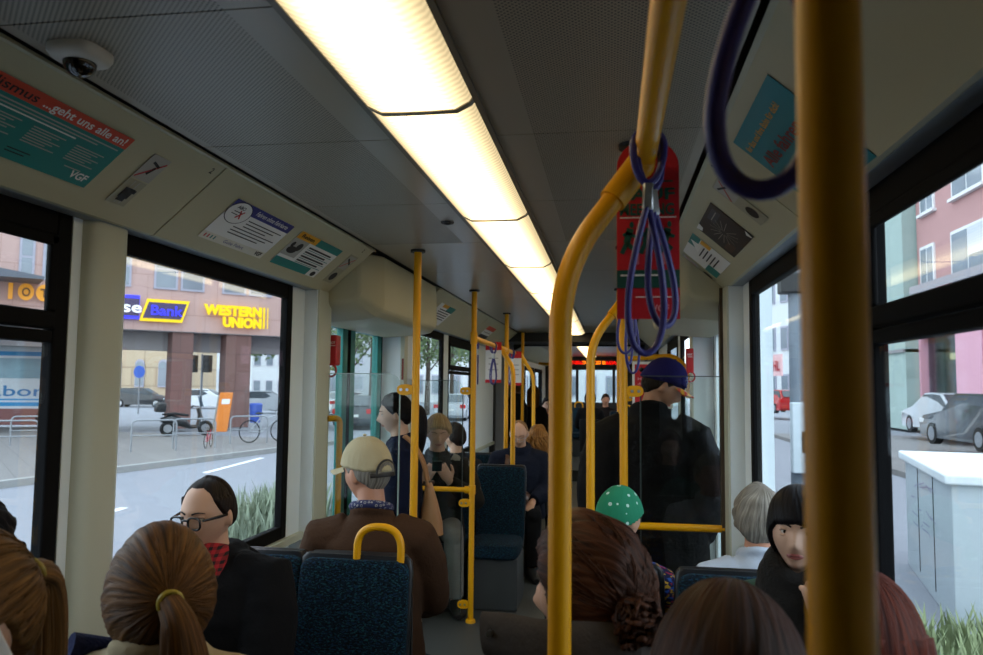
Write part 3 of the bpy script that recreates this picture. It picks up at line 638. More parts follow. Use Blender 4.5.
# flyers and hand straps
def flyer(label, x0, x1, y, z0, z1, big):
    t = thing('hanging_flyer', label, 'flyer', ((x0+x1)/2, y, z0), 0, 'card flyers hung on the rails')
    w, h = x1-x0, z1-z0; q = [(x0, z0), (x1, z0), (x1, z1-.05)]+[((x0+x1)/2+w/2*math.cos(a), z1-.05+.05*math.sin(a)) for a in [PI*i/14 for i in range(1, 14)]]+[(x0, z1-.05)]
    m = MB(); m.prism(q, 'Y', y, y+.001); m.mesh('card', P_RED if big else WHT, t, smooth=False)
    S = Sheet((x0, y-.0006, z0), (1, 0, 0), (0, 0, 1), w, h)
    G = mat('flyer_green', '#0f4a3e', .5)
    if big:
        S.rect(0, .17, 1, .27, G, 1, True); S.line(.06, .24, .75, .24, .003, WHT); S.text('VGF', .55, .04, .012, mat('print_pink', '#e39aa0'), .03, 3, .02); S.line(.3, .12, .9, .12, .002, WHT)
        S.text('LAUF', .06, .66, .02, G, .094, 3, .03); S.text('MEETING', .05, .575, .02, G, .094, 3, .03); S.line(.05, .56, .95, .56, .002, WHT); S.line(.2, .76, .9, .76, .003, G)
        for k in range(3):      # running figures
            cx = .2+.3*k; S.ell(cx+.04, .52, .035, .018, G, 3, True); S.line(cx+.02, .5, cx-.04, .42, .012, G); S.line(cx-.04, .42, cx+.08, .38, .008, G); S.line(cx-.04, .42, cx-.12, .36, .008, G); S.line(cx, .47, cx+.12, .45, .006, G); S.line(cx, .48, cx-.1, .46, .006, G)
        S.ell(.72, .33, .1, .035, mat('flyer_rose', '#c9707a', .5), 3, True); S.line(.3, .3, .3, .37, .012, mat('flyer_rose', '#c9707a'))
    else:
        S.rect(0, .8, 1, 1, P_RED, 1, True); S.rect(0, 0, 1, .08, P_RED, 1, True)
        for k in range(3): S.line(.2, .6-.14*k, .8, .6-.14*k, .008, P_GREY)
    S.ink.mesh('print', S.mats, t, smooth=False); return t
flyer('big red card flyer with dark green print hanging on the overhead rail', .443, .551, 1.355, 1.688, 2.008, True)
def strap(label, x, y, z, L, w, yaw, swing=0, r=.0048, side=0):
    """loop strap on a rail running along Y; teardrop loop below a metal clip"""
    t = thing('hand_strap', label, 'hand strap', (x, y, z), 0, 'blue loop straps on the rails')
    Mx = Matrix.Translation(V((x, y, z))) @ Matrix.Rotation(R(side), 4, 'Y') @ Matrix.Rotation(R(swing), 4, 'X') @ Matrix.Rotation(R(yaw), 4, 'Z')
    a = MB(); a.tube([Mx @ V((.025*math.cos(q), 0, .025*math.sin(q)-.004-(.035*max(0, -math.sin(q))))) for q in [2*PI*i/24 for i in range(24)]], .006, 10, 0, True); a.mesh('rail_loop', BLUEB, t)
    c = MB(); c.obox(Mx @ V((0, 0, -.085)), (Mx.to_3x3() @ V((.008, 0, 0))), (Mx.to_3x3() @ V((0, .006, 0))), (Mx.to_3x3() @ V((0, 0, .022)))); c.mesh('metal_clip', STEEL, t, bevel=.003)
    b = MB(); pts = []
    for i in range(40):
        q = 2*PI*i/40; v = (1-math.cos(q))/2       # 0 at top, 1 at bottom
        pts.append(Mx @ V((w/2*math.sin(q)*(.18+.82*v**.8), .004*math.sin(q), -.10-(L-.10)*v)))
    b.tube(pts, r, 10, 0, True); b.mesh('loop', BLUEB, t)
strap('large blurred dark blue strap loop close to the camera, upper right', .548, .50, 1.985, .285, .10, -20, 24, .0085)
strap('blue strap loop in front of the big red flyer, longer one', .492, 1.215, 1.957, .335, .082, 12, 3, .0055, 1)
strap('blue strap loop in front of the big red flyer, shorter one', .494, 1.262, 1.957, .29, .082, 35, 0, .0055, -5)
for i, (y, w, ya) in enumerate(((2.2, .07, 10), (2.36, .055, 50), (2.52, .06, -25))):
    strap('thin blue strap loop below the red flyer, %s of three' % ('nearest', 'middle', 'farthest')[i], .492, y, 1.954, .29+.025*i, w, ya, 0, .004, 4-3*i)
flyer('white and red card flyer on the left rail, nearer one', -.57, -.44, 6.12, 1.59, 1.92, False)
flyer('white and red card flyer on the left rail, farther one', -.54, -.42, 7.35, 1.57, 1.9, False)
for i, (y, ya, tx) in enumerate(((5.3, 90, 'beside the second left pole'), (6.0, 20, 'in front of the nearer white flyer, left one'), (6.05, -35, 'in front of the nearer white flyer, right one'), (7.1, 15, 'in front of the farther white flyer, left one'), (7.2, -30, 'in front of the farther white flyer, right one'))):
    strap('thin blue strap loop '+tx, -.49, y, 1.888, .31, .07, ya, 0, .005)

# ------------------------------------------------------------------ seats
def seat_proto(w=.40, handle=True):
    t = thing('tram_seat', '', 'seat', (0, 0, 0), 0, None, True)
    b = MB()
    rs = []
    for z, y, hw in ((.40, .0, .94), (.46, -.005, 1), (.70, -.022, 1), (.88, -.045, 1), (.922, -.05, .985), (.942, -.054, .93), (.952, -.058, .8)):
        rs.append([V((w/2*hw*_se(math.cos(a), .35), y-.02+.026*_se(math.sin(a), .5), z)) for a in [2*PI*i/32 for i in range(32)]])
    b.rings(rs); b.mesh('backrest', SEATF, t)
    b = MB(); rs = []
    for z, y, hw in ((.36, -.03, .98), (.70, -.062, 1.04), (.91, -.088, 1.04), (.95, -.092, 1.01), (.965, -.094, .93)):
        rs.append([V((w/2*hw*_se(math.cos(a), .3), y+.018*_se(math.sin(a), .5), z)) for a in [2*PI*i/32 for i in range(32)]])
    b.rings(rs); b.mesh('back_shell', SHELL, t)
    b = MB(); rs = []
    for z, k in ((.355, .9), (.37, .98), (.43, 1), (.452, .97), (.46, .88)):
        rs.append([V((w/2*k*_se(math.cos(a), .35), .205+.215*k*_se(math.sin(a), .35), z)) for a in [2*PI*i/32 for i in range(32)]])
    b.rings(rs); b.mesh('cushion', SEATF, t)
    b = MB(); b.box(-w/2+.005, w/2-.005, -.05, .36, 0, .355); b.mesh('podium', PODM, t, smooth=False, bevel=.01)
    if handle:
        b = MB(); hw = .08; hc = -.085; b.tube(fillet([(hc-hw, -.075, .90), (hc-hw, -.08, 1.065), (hc+hw, -.08, 1.065), (hc+hw, -.075, .90)], .08, 10), .0135, 16); b.mesh('top_handle', YEL, t)
    return t
S1 = seat_proto(.40, True); S2 = seat_proto(.37, False)
used = {}
def seat(label, x, y, fwd, handle=True, z=0):
    p = S1 if handle else S2
    t = p if not used.get(p) else dup(p)
    used[p] = 1; t.location = (x, y, z); t.rotation_euler = (0, 0, 0 if fwd else PI); tag(t, label, 'seat', 'blue patterned tram seats'); return t
seat('empty blue seat with a yellow loop handle, in front of the beige cap', -.463, 2.585, False)
seat('blue window seat under the man with glasses', -.845, 2.60, False, False)
seat('blue seat of the man in the beige cap, back to back with the empty one', -.463, 2.80, True, False)
seat('blue window seat left of the man in the beige cap', -.845, 2.80, True, False)
seat('blue seat of the woman in the light coat with a ponytail', -.40, 1.245, True, False)
seat('blue window seat of the dark-haired man at the left edge', -.80, 1.245, True, False)
seat('blue seat of the woman on the phone, lower left corner', -.40, 1.03, False, False)
seat('blue window seat in the lower left corner', -.80, 1.03, False, False)
seat('blue window seat of the woman with the black fringe', .835, 2.60, False, False)
seat('blue aisle seat facing the camera on the right', .40, 2.60, False, False)
seat('blue seat of the child in the green bandana', .42, 2.80, True, False)
seat('blue window seat of the grey-haired passenger', .835, 2.80, True, False)
seat('blue seat of the brown-haired woman behind the bent pole', .43, 1.245, True, False)
seat('blue window seat of the red-haired woman', .835, 1.245, True, False)
seat('empty blue seat facing the camera beyond the second left partition', -.395, 5.78, False, False)
seat('blue window seat of the boy with the phone', -.80, 5.78, False, False)
seat('blue seat of the bald man in navy', -.40, 6.76, False, False)
seat('blue window seat behind the boy with the phone', -.80, 6.76, False, False)
seat('blue seat of the woman with curly blonde hair', -.395, 6.97, True, False)
seat('blue window seat beside the curly blonde hair', -.80, 6.97, True, False)
for lab, x, y, f in (('blue seat with a yellow handle in the front car, nearest on the left', -.55, 12.2, False), ('blue seat with a yellow handle in the front car, second on the left', -.42, 13.2, False), ('blue seat with a yellow handle in the front car, close to the cabin', -.30, 15.8, False), ('blue seat in the front car on the right', .62, 13.6, False), ('blue seat in the front car on the right, nearer one', .62, 12.2, False)):
    seat(lab, x, y, f, True, .0 if y < 12.9 else .18)
# ------------------------------------------------------------------ the street outside
GZ = -.4; WZ = -.27
ASPH = mat('asphalt', '#85878f', .85, var=.1, scale=3)
PAVE = bricky('paving', '#7a7776', '#747170', '#625f5d', 1.0, .6, .6)
g = MB(); g.box(-160, 160, -60, 220, GZ-.2, GZ); struct('ground_road', g, ASPH, smooth=False)
ka, kb = V((-10.17, 15.23, 0)), V((-9.07, 20.9, 0)); kd = (kb-ka).normalized(); kn = V((-kd.y, kd.x, 0))
def bar(a, b, w, z0, z1, m=0, mb=None):
    mb = mb or MB(); d = (b-a).normalized(); n = V((-d.y, d.x, 0))*w/2; q = [(p.x, p.y) for p in (a-n, b-n, b+n, a+n)]
    return mb.prism(q, 'Z', z0, z1, m)
s_ = MB(); q = [ka-kd*60, ka+kd*9, ka+kd*9+kn*60, ka-kd*60+kn*60]; s_.prism([(p.x, p.y) for p in q], 'Z', GZ-.1, WZ); struct('ground_pavement', s_, PAVE, smooth=False)
kk = bar(ka-kd*60-kn*.07, ka+kd*9-kn*.07, .16, GZ-.1, WZ+.005); struct('ground_kerb', kk, mat('kerb_stone', '#9a9a98', .8), smooth=False)
s_ = MB(); s_.box(6.9, 60, -30, 33, GZ-.1, WZ); struct('ground_pavement_right', s_, PAVE, smooth=False)
LM = mat('road_white', '#e9ecef', .7)
for i, (a, b) in enumerate((((205, 473), (262, 458)), ((104, 514), (124, 508)))):
    pa, pb = at(*a, Z=GZ), at(*b, Z=GZ); o = bar(pa, pb, .13, GZ, GZ+.006).mesh('lane_marking', LM, smooth=False)
    tag(o, ('long white lane dash on the road behind the man with glasses' if i == 0 else 'short white lane dash next to the left window pillar'), 'road marking')

# arcade building
FA, FB = far(120, 29), far(275, 32.5); fe = (FB-FA).normalized(); fb = V((-fe.y, fe.x, 0))
if fb.dot(FA-CAM) < 0: fb = -fb
FM = Matrix((( fe.x, fb.x, 0, FA.x), (fe.y, fb.y, 0, FA.y), (0, 0, 1, 0), (0, 0, 0, 1)))
def fx(px, off=0):     # coordinate along the facade seen at column px
    d = far(px, 1)-V((CAM.x, CAM.y, 0)); o = FA+fb*off-V((CAM.x, CAM.y, 0))
    return -(o.x*d.y-o.y*d.x)/(fe.x*d.y-fe.y*d.x)
def fz(px, py):        # height on the facade
    p = FA+fe*fx(px); zc = (p-V((CAM.x, CAM.y, 0))).dot(V((_f.x, _f.y, 0)).normalized())
    return CAM.z+(386-(px-491.5)*math.sin(ROLL)*0-py)*zc/FPX
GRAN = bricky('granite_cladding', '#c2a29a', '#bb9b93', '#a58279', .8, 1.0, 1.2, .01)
WINF = mat('window_frame_grey', '#a9a7b5', .5); GLW = mat('facade_glass', '#7d8791', .12, spec=.8, var=.25, scale=.6); CONC = mat('concrete_grey', '#8d8a8c', .8)
bt = thing('arcade_building', 'pinkish brown stone building with an arcade and bank signs across the road', 'building', (FA.x, FA.y, WZ))
zb = 3.57; x0, x1 = fx(-150), fx(300)
w = MB(); w.box(x0, x1, 0, 6, zb, 16); w.mesh('upper_walls', GRAN, bt, smooth=False, xf=FM)
w = MB(); w.box(x0, x1, .9, 1.4, zb-.75, zb); w.box(x0, x1, .02, 6, zb-.03, zb); w.mesh('arcade_beam', CONC, bt, smooth=False, xf=FM)
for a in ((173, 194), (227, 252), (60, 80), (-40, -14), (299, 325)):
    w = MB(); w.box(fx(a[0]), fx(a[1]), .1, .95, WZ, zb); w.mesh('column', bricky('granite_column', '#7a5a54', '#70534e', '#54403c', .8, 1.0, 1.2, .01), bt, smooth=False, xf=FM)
def fwin(a, b, z0, z1):
    f = MB(); A, B = fx(a), fx(b); f.box(A, B, -.05, .15, z0, z1); 
    o = f.mesh('window', WINF, bt, smooth=False, xf=FM); p = MB()
    hz = z0+(z1-z0)*.42
    p.box(A+.08, B-.08, -.06, 0, z0+.08, hz-.04); p.box(A+.08, B-.08, -.06, 0, hz+.04, z1-.08); p.mesh('glass', GLW, o, smooth=False, xf=FM)
zs = zb+1.62
for a, b in ((104, 128), (151, 175), (178, 202), (220, 244), (247, 270), (14, 30), (38, 52), (-30, -12)):
    fwin(a, b, zs, zs+1.9); fwin(a, b, zs+3.3, zs+5.2)
w = MB(); w.prism([(fx(-60), zs-.15), (fx(36), zs-.15), (fx(36), zs-.05), (fx(-60), zs+.35)], 'Y', -1.6, 0); w.mesh('canopy', mat('canopy_grey', '#5c626c', .5), bt, smooth=False, xf=FM)
# signs on it
def fsheet(a, b, z0, z1, off=-.1): 
    A, B = fx(a), fx(b); o = FM @ V((A, off, z0)); return Sheet(o, fe, (0, 0, 1), B-A, z1-z0, .06)
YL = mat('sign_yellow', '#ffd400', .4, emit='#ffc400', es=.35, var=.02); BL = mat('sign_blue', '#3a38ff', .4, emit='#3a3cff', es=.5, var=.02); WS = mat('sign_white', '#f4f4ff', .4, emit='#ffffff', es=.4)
NV = mat('sign_navy', '#4b3f63', .5)
t = thing('bank_sign', 'bank sign with a yellow slanted outline and blue letters', 'sign', tuple(FM @ V((fx(150), 0, zb+.4))))
S = fsheet(137, 187, zb+.33, zb+1.2)
S.poly([(0, 0), (.86, 0), (1, 1), (.14, 1)], YL, 10); S.poly([(.065, .14), (.825, .14), (.935, .86), (.175, .86)], NV, 60)
S.text('Bank', .215, .29, .38, BL, 1.18, 200, .02); S.finish(t, 'panel')
t = thing('bank_sign', 'blue sign panel with white letters, left of the slanted bank sign', 'sign', tuple(FM @ V((fx(110), 0, zb+.4))))
S = fsheet(86, 139, zb+.38, zb+1.3); S.rect(0, 0, .96, 1, BL, 10); S.rect(0, .14, .95, .86, NV, 60); S.text('Reise', .06, .28, .42, WS, 1.7, 200, .02); S.finish(t, 'panel')
t = thing('money_sign', 'yellow raised letters reading as two lines on the stone fascia', 'sign', tuple(FM @ V((fx(202), 0, zb+.4))))
S = fsheet(201, 268, zb+.22, zb+1.2); S.mi(YL)
S.text('WESTERN', 0, .54, .37, YL, S.w*.86, 1, .065, 0, 'l', .08); S.text('UNION', .28, .06, .37, YL, S.w*.58, 1, .065, 0, 'l', .08)
S.rect(.885, .04, .915, .95, YL, 60, True); S.rect(.95, .04, .965, .95, YL, 60, True); S.ink.mesh('letters', S.mats, t, smooth=False)
t = thing('round_letter_sign', 'yellow round letter signs beside the canopy at the left edge', 'sign', tuple(FM @ V((fx(32), 0, zb+.7))))
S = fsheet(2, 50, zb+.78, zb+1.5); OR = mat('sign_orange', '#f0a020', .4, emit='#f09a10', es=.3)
S.line(.10, .1, .10, .9, .14, OR); S.ell(.42, .5, .17, .42, OR, 10, True); S.ell(.80, .5, .17, .42, OR, 10, True); BR = mat('sign_brown', '#5b3a20', .5)
S.text('O', .42, .28, .3, BR, .26, 200, .02, 0, 'c'); S.text('T', .80, .28, .3, BR, .24, 200, .02, 0, 'c'); S.finish(t, 'panel') if S.base.v else S.ink.mesh('letters', S.mats, t, smooth=False)

# far buildings
def block(label, pa, pb, depth, h, m, rows, cols, z0=GZ, arches=False, wm=None, wh=.55, ww=.55, name='background_building', group=None):
    d = (pb-pa).normalized(); n = V((-d.y, d.x, 0)); 
    if n.dot(pa-CAM) < 0: n = -n
    M = Matrix(((d.x, n.x, 0, pa.x), (d.y, n.y, 0, pa.y), (0, 0, 1, 0), (0, 0, 0, 1))); L = (pb-pa).length
    t = thing(name, label, 'building', (pa.x, pa.y, z0), 0, group)
    w = MB(); w.box(0, L, 0, depth, z0, z0+h); w.mesh('walls', m, t, smooth=False, xf=M)
    w = MB(); w.box(-.2, L+.2, -.25, depth+.2, z0+h-.5, z0+h); w.mesh('cornice', CONC, t, smooth=False, xf=M)
    for r in range(rows):
        for c in range(cols):
            cx = L*(c+.5)/cols; zz = z0+h*(r+.5)/rows; a = L/cols*ww/2; b = h/rows*wh/2
            f = MB(); q = [(cx-a, zz-b), (cx+a, zz-b), (cx+a, zz+b)]+([(cx+a*math.cos(k), zz+b+a*math.sin(k)) for k in [PI*i/10 for i in range(1, 10)]] if arches and r == 0 else [])+[(cx-a, zz+b)]
            f.prism(q, 'Y', -.12, .1); o = f.mesh('window', WINF, t, smooth=False, xf=M)
            k = .86; f = MB(); f.prism([(cx+(x-cx)*k, zz+(z-zz)*k) for x, z in q], 'Y', -.13, -.1); f.mesh('glass', wm or GLW, o, smooth=False, xf=M)
    return t
SAND = bricky('sandstone', '#cdb79a', '#c4ad90', '#a8937a', .5, 1.2, .8, .03)
WHB = mat('white_render', '#dfe2e4', .8, var=.04); PNK = mat('pink_render', '#b98d8b', .85, var=.05, scale=2); GRN = mat('grey_green_render', '#9db0aa', .7, var=.03)
block('sandstone building with arched windows seen through the arcade', far(60, 66), far(176, 66), 10, 15, SAND, 3, 5, arches=True, wh=.4, ww=.4)
block('white modern building seen between the arcade columns', far(190, 110), far(236, 112), 10, 30, WHB, 6, 5)
block('pale building with rows of windows right of the arcade columns', far(252, 90), far(300, 92), 10, 22, WHB, 7, 4, wh=.45)
block('grey building beyond the trees on the left', far(305, 120), far(520, 150), 10, 26, mat('grey_render', '#a9adb0', .8), 6, 12)
block('pale building straight ahead of the tram', V((-22, 84, 0)), V((8, 82, 0)), 10, 24, WHB, 6, 14)
block('white building with a balcony band behind the grey mast', far(745, 76), far(806, 66), 10, 26, WHB, 6, 5, wh=.5)
t = thing('shop_sign', 'red lettered sign panel on the white building behind the mast', 'sign', tuple(far(770, 66, 4)))
sa, sb = far(766, 66), far(783, 63); S = Sheet((sa.x, sa.y, 2.6), sb-sa, (0, 0, 1), (sb-sa).length, 1.8, .1); S.back(mat('sign_rose', '#e8b8b8', .5)); S.text('NEHL', .08, .25, .8, REDP, S.w*.85, 200, .03); S.finish(t, 'panel')

# pink building on the right, parallel to the track
PX = 14.5
t = thing('pink_building', 'pink rendered building with white window frames on the right', 'building', (PX, 30, WZ))
w = MB(); zg = at(950, 333, X=PX).z; y_end = at(917, 250, X=PX).y
w.box(PX, PX+9, 8, y_end, zg, 17); w.mesh('upper_walls', PNK, t, smooth=False)
w = MB(); w.box(PX+2.5, PX+3, 8, y_end, WZ, zg); w.mesh('shop_back_wall', mat('shop_dark', '#4a4548', .7, var=.4, scale=1.2), t, smooth=False)
for a, b in ((957, 984), (918, 922)):
    w = MB(); ya, yb = sorted((at(a, 380, X=PX).y, at(b, 380, X=PX).y)); w.box(PX-.02, PX+.6, ya, yb, WZ, zg); w.mesh('pillar', mat('pink_paint', '#dba3b4', .7), t, smooth=False)
for i in range(3):
    w = MB(); w.box(PX-.02, PX+.6, 22-6*i, 22.8-6*i, WZ, zg); w.mesh('pillar', MATS['pink_paint'], t, smooth=False)
w = MB(); w.box(PX+.3, PX+.34, 8, y_end, WZ, zg); w.mesh('shop_window', glass('shop_glass', '#c9d2d6', .06), t, smooth=False)
WFR = mat('white_frame', '#e4e4e6', .5)
for (a, b, c0, c1, sh) in ((922, 936, 248, 293, 0), (953, 990, 232, 286, 1), (921, 935, 178, 216, 0), (952, 985, 128, 200, 0)):
    p, q_ = at(a, (c0+c1)/2, X=PX), at(b, (c0+c1)/2, X=PX); zt = at(a, c0, X=PX).z; z0_ = at(a, c1, X=PX).z; ya, yb = sorted((p.y, q_.y))
    f = MB(); f.box(PX-.08, PX+.05, ya, yb, z0_, zt); f.box(PX-.2, PX, ya-.12, yb+.12, z0_-.12, z0_); o = f.mesh('window', WFR, t, smooth=False)
    f = MB(); ym = (ya+yb)/2; f.box(PX-.1, PX, ya+.14, ym-.06, z0_+.1, zt-.14); f.box(PX-.1, PX, ym+.06, yb-.14, z0_+.1, zt-.14); f.mesh('glass', GLW, o, smooth=False)
    if sh: f = MB(); f.box(PX-.12, PX, ya+.14, ym-.06, z0_+1.0, zt-.1); f.mesh('roller_shutter', striped('shutter_white', '#d5d8dc', '#c2c6cc', 3, 'Z'), o, smooth=False)
w = MB(); p, q_ = at(921, 293, X=PX), at(990, 286, X=PX); w.box(PX-.5, PX-.46, q_.y-4, p.y, p.z-.1, p.z+.25); w.mesh('balcony_rail', striped('rail_grey', '#b6b0b4', '#8f8a90', 4, 'Y'), t, smooth=False)
for i, (px, py) in enumerate(((944, 357), (978, 362))):
    p = at(px, py, X=PX+1.4); o = MB().box(p.x-.1, p.x+.1, p.y-1.3, p.y+1.3, p.z-.14, p.z+.14).mesh('glowing_bar', emitmat('bar_glow', '#ffe9b0', 2.0), smooth=False); tag(o, ('glowing pale yellow bar left of the pink pillar' if i == 0 else 'glowing pale yellow bar right of the pink pillar'), 'lamp')  # two glowing yellow bars set behind the shop glass
t = thing('grey_green_building', 'smooth grey green building left of the pink one', 'building', (PX-.6, 48, WZ))
w = MB(); w.box(PX-.6, PX+2, y_end+.1, y_end+9, WZ, 19); w.mesh('walls', GRN, t, smooth=False); w = MB(); w.box(PX-.7, PX, y_end+.1, y_end+9, 3.3, 3.45); w.mesh('string_course', CONC, t, smooth=False)

# cars
TYRE = mat('tyre', '#111214', .8); CGL = mat('car_glass', '#39424a', .08, spec=.9); TL = mat('tail_red', '#c4141c', .25); HL = mat('headlamp', '#dfe3e6', .2)
def car(label, pos, ang, paint, L=4.4, H=1.48, estate=False, group=None):
    t = thing('car', label, 'car', (pos.x, pos.y, pos.z), ang, group, True); W = .86
    if estate: top = [(-L/2, .75), (-L/2+.05, 1.0), (-L/2+.35, H-.03), (-L/2+.9, H), (.25, H), (1.05, .98), (L/2-.25, .82), (L/2, .6)]
    else: top = [(-L/2, .72), (-L/2+.05, .95), (-L/2+.55, 1.0), (-1.05, H-.03), (-.5, H), (.25, H-.02), (1.05, .97), (L/2-.25, .8), (L/2, .6)]
    low = [(L/2, .3), (L/2-.1, .2), (-L/2+.1, .2), (-L/2, .35)]
    prof = top+low; rs = []
    for y, k, dz in ((-W, .97, 0), (-W*.97, 1, 0), (W*.97, 1, 0), (W, .97, 0)): rs.append([V((x*k, y*(1 if z < .98 else .80), z)) for x, z in prof])
    b = MB(); b.rings(rs); b.mesh('body', paint, t, sharp=30)
    cab = [p for p in top if p[1] > .96]
    g = MB(); g.prism([(x*.93+.0, .99 if z < 1.02 else z-.06) for x, z in cab], 'Y', -W*.86, W*.86); g.mesh('side_glass', CGL, t, smooth=False)
    a_, b_ = (V((1.02, 0, 1.0)), V((.30, 0, H-.05))); g = MB(); d = (b_-a_); g.obox((a_+b_)/2+V((.02, 0, .02)), d/2, (0, W*.72, 0), d.cross(V((0, 1, 0))).normalized()*.012); g.mesh('windscreen', CGL, t, smooth=False)
    a_, b_ = ((V((-L/2+.03, 0, 1.02)), V((-L/2+.30, 0, H-.08))) if estate else (V((-L/2+.6, 0, 1.02)), V((-1.08, 0, H-.08)))); g = MB(); d = (b_-a_); g.obox((a_+b_)/2+V((-.025, 0, .015)), d/2, (0, W*.72, 0), d.cross(V((0, 1, 0))).normalized()*.012); g.mesh('rear_window', CGL, t, smooth=False)
    for x in (-L/2+.85, L/2-.85):
        for s in (-1, 1):
            w = MB(); w.cyl((x, s*(W-.2), .31), (x, s*(W+.01), .31), .31, None, 24); o = w.mesh('wheel', TYRE, t); w = MB(); w.cyl((x, s*(W-.02), .31), (x, s*(W+.02), .31), .2, None, 16); w.mesh('rim', STEEL, o)
    for s in (-1, 1):
        l = MB(); l.box(-L/2-.015, -L/2+.2, s*W-.28 if s > 0 else -W-.01, s*W+.01 if s > 0 else -W+.28, .70, .90); l.mesh('tail_light', TL, t, smooth=False, bevel=.02)
        l = MB(); l.box(L/2-.3, L/2-.04, s*W-.3 if s > 0 else -W, s*W if s > 0 else -W+.3, .60, .74); l.mesh('headlight', HL, t, smooth=False, bevel=.02)
    for x, n in ((-L/2-.02, 'rear_bumper'), (L/2-.05, 'front_bumper')):
        l = MB(); l.box(x-.04, x+.08, -W*.95, W*.95, .3, .52); l.mesh(n, paint, t, smooth=False, bevel=.03)
    l = MB(); l.box(-L/2-.07, -L/2-.055, -.26, .26, .56, .67); l.mesh('number_plate', WHT, t, smooth=False)
    return t
CP = {k: mat('paint_'+k, c, .2, coat=.6, var=.03) for k, c in dict(black='#1a1d24', slate='#31363e', silver='#b9bec4', white='#e4e7ea', red='#b3161c', navy='#28304a').items()}
fa = math.degrees(math.atan2(fe.y, fe.x))
def gp(px, zc, z=GZ): return far(px, zc, z)
car('black estate car behind the arcade, by the sandstone building', gp(144, 60), fa-30, CP['black'], estate=True)
car('white car between the arcade columns, behind the scooter', gp(208, 58), fa-30, CP['white'])
car('silver car right of the arcade columns', gp(268, 50), fa-20, CP['silver'])
car('dark grey estate car seen through the left door glass', gp(362, 35), 100, CP['slate'], estate=True)
car('white car behind the dark one, seen through the left door glass', gp(352, 50), 60, CP['white'])
car('silver car seen through the window behind the boy with the phone', gp(455, 44), 95, CP['silver'])
car('slate grey hatchback parked on the right behind the grey cabinet', far(985, 21), 92, CP['slate'], estate=True)
car('silver car with red tail lights parked beyond the slate hatchback', far(948, 27.5), 90, CP['silver'])
car('red car by the white building, behind the grey mast', far(779, 50), 100, CP['red'], estate=True)

# scooter, bicycles, bike stands, board, bin, traffic lights
def rel(px, zc, z=WZ): return far(px, zc, z)
p = rel(190, 26.5); t = thing('motor_scooter', 'black scooter parked in front of the left arcade column', 'scooter', tuple(p), fa, None, True)
BK = mat('scooter_black', '#15171b', .3, coat=.4)
for x in (-.62, .62):
    m = MB(); m.tube([(x+.2*math.cos(a), 0, .26+.2*math.sin(a)) for a in [2*PI*i/24 for i in range(24)]], .06, 10, 0, True); w_ = m.mesh('wheel', TYRE, t); m = MB(); m.cyl((x, -.03, .26), (x, .03, .26), .14, None, 16); m.mesh('rim', STEEL, w_)
m = MB(); m.loft([((-.85, 0, .55), .1, .08), ((-.55, 0, .58), .17, .16), ((-.1, 0, .45), .17, .16), ((.1, 0, .3), .16, .07), ((.35, 0, .32), .15, .06)], (0, 1, 0)); m.loft([((-.62, 0, .95), .17, .04), ((-.6, 0, 1.2), .2, .05), ((-.5, 0, 1.4), .12, .02)], (0, 1, 0)) if 0 else None; m.mesh('rear_body', BK, t)
m = MB(); m.loft([((-.8, 0, .74), .1, .03), ((-.4, 0, .76), .15, .05), ((.02, 0, .70), .12, .04)], (0, 1, 0)); m.mesh('saddle', TYRE, t)
m = MB(); m.loft([((.36, 0, .32), .16, .05), ((.42, 0, .7), .19, .06), ((.36, 0, .95), .14, .07)], (0, 1, 0)); m.mesh('front_shield', BK, t)
m = MB(); m.tube([(.42, 0, .9), (.62, 0, .3)], .03); m.mesh('fork', STEEL, t); m = MB(); m.tube([(.25, -.33, 1.02), (.34, -.1, 1.0), (.34, .1, 1.0), (.25, .33, 1.02)], .02); m.mesh('handlebar', BK, t)
m = MB(); m.obox((.43, 0, 1.18), (.05, 0, -.18), (0, .2, 0), (.006, 0, .002)); m.mesh('windscreen', glass('visor', '#b9c4cc', .06), t, smooth=False); m = MB(); m.box(-1.05, -.72, -.2, .2, .82, 1.15); m.mesh('top_box', BK, t, bevel=.06)
def bicycle(label, pos, ang, col):
    t = thing('bicycle', label, 'bicycle', tuple(pos), ang, None, True)
    for x in (-.52, .52):
        m = MB(); m.tube([(x+.33*math.cos(a), 0, .35+.33*math.sin(a)) for a in [2*PI*i/28 for i in range(28)]], .018, 8, 0, True); w_ = m.mesh('wheel', TYRE, t)
        m = MB()
        for i in range(10): m.cyl((x, 0, .35), (x+.33*math.cos(PI*i/5), 0, .35+.33*math.sin(PI*i/5)), .003, None, 5)
        m.mesh('spokes', STEEL, w_)
    m = MB()
    for a, b in (((-.52, .35), (-.12, .32)), ((-.12, .32), (-.2, .85)), ((-.52, .35), (-.18, .75)), ((-.18, .75), (.34, .8)), ((-.12, .32), (.36, .72)), ((.34, .95), (.52, .35))): m.cyl((a[0], 0, a[1]), (b[0], 0, b[1]), .016, None, 8)
    m.mesh('frame', mat('bike_'+col[1:], col, .3), t); m = MB(); m.tube([(.25, -.28, 1.0), (.34, 0, .96), (.25, .28, 1.0)], .013); m.mesh('handlebar', BK, t); m = MB(); m.ell((-.22, 0, .9), .13, .07, .035); m.mesh('saddle', TYRE, t)
bicycle('bicycle leaning by the right bike stands across the road', rel(268, 24), fa+8, '#a8adb3'); bicycle('small red bicycle by the bike stand below the scooter', rel(212, 21.8), fa+60, '#c63a5a'); bpy.data.objects['bicycle.001'].scale = (.55, .55, .55)
STG = mat('galvanised', '#8f9398', .45, metal=.3)
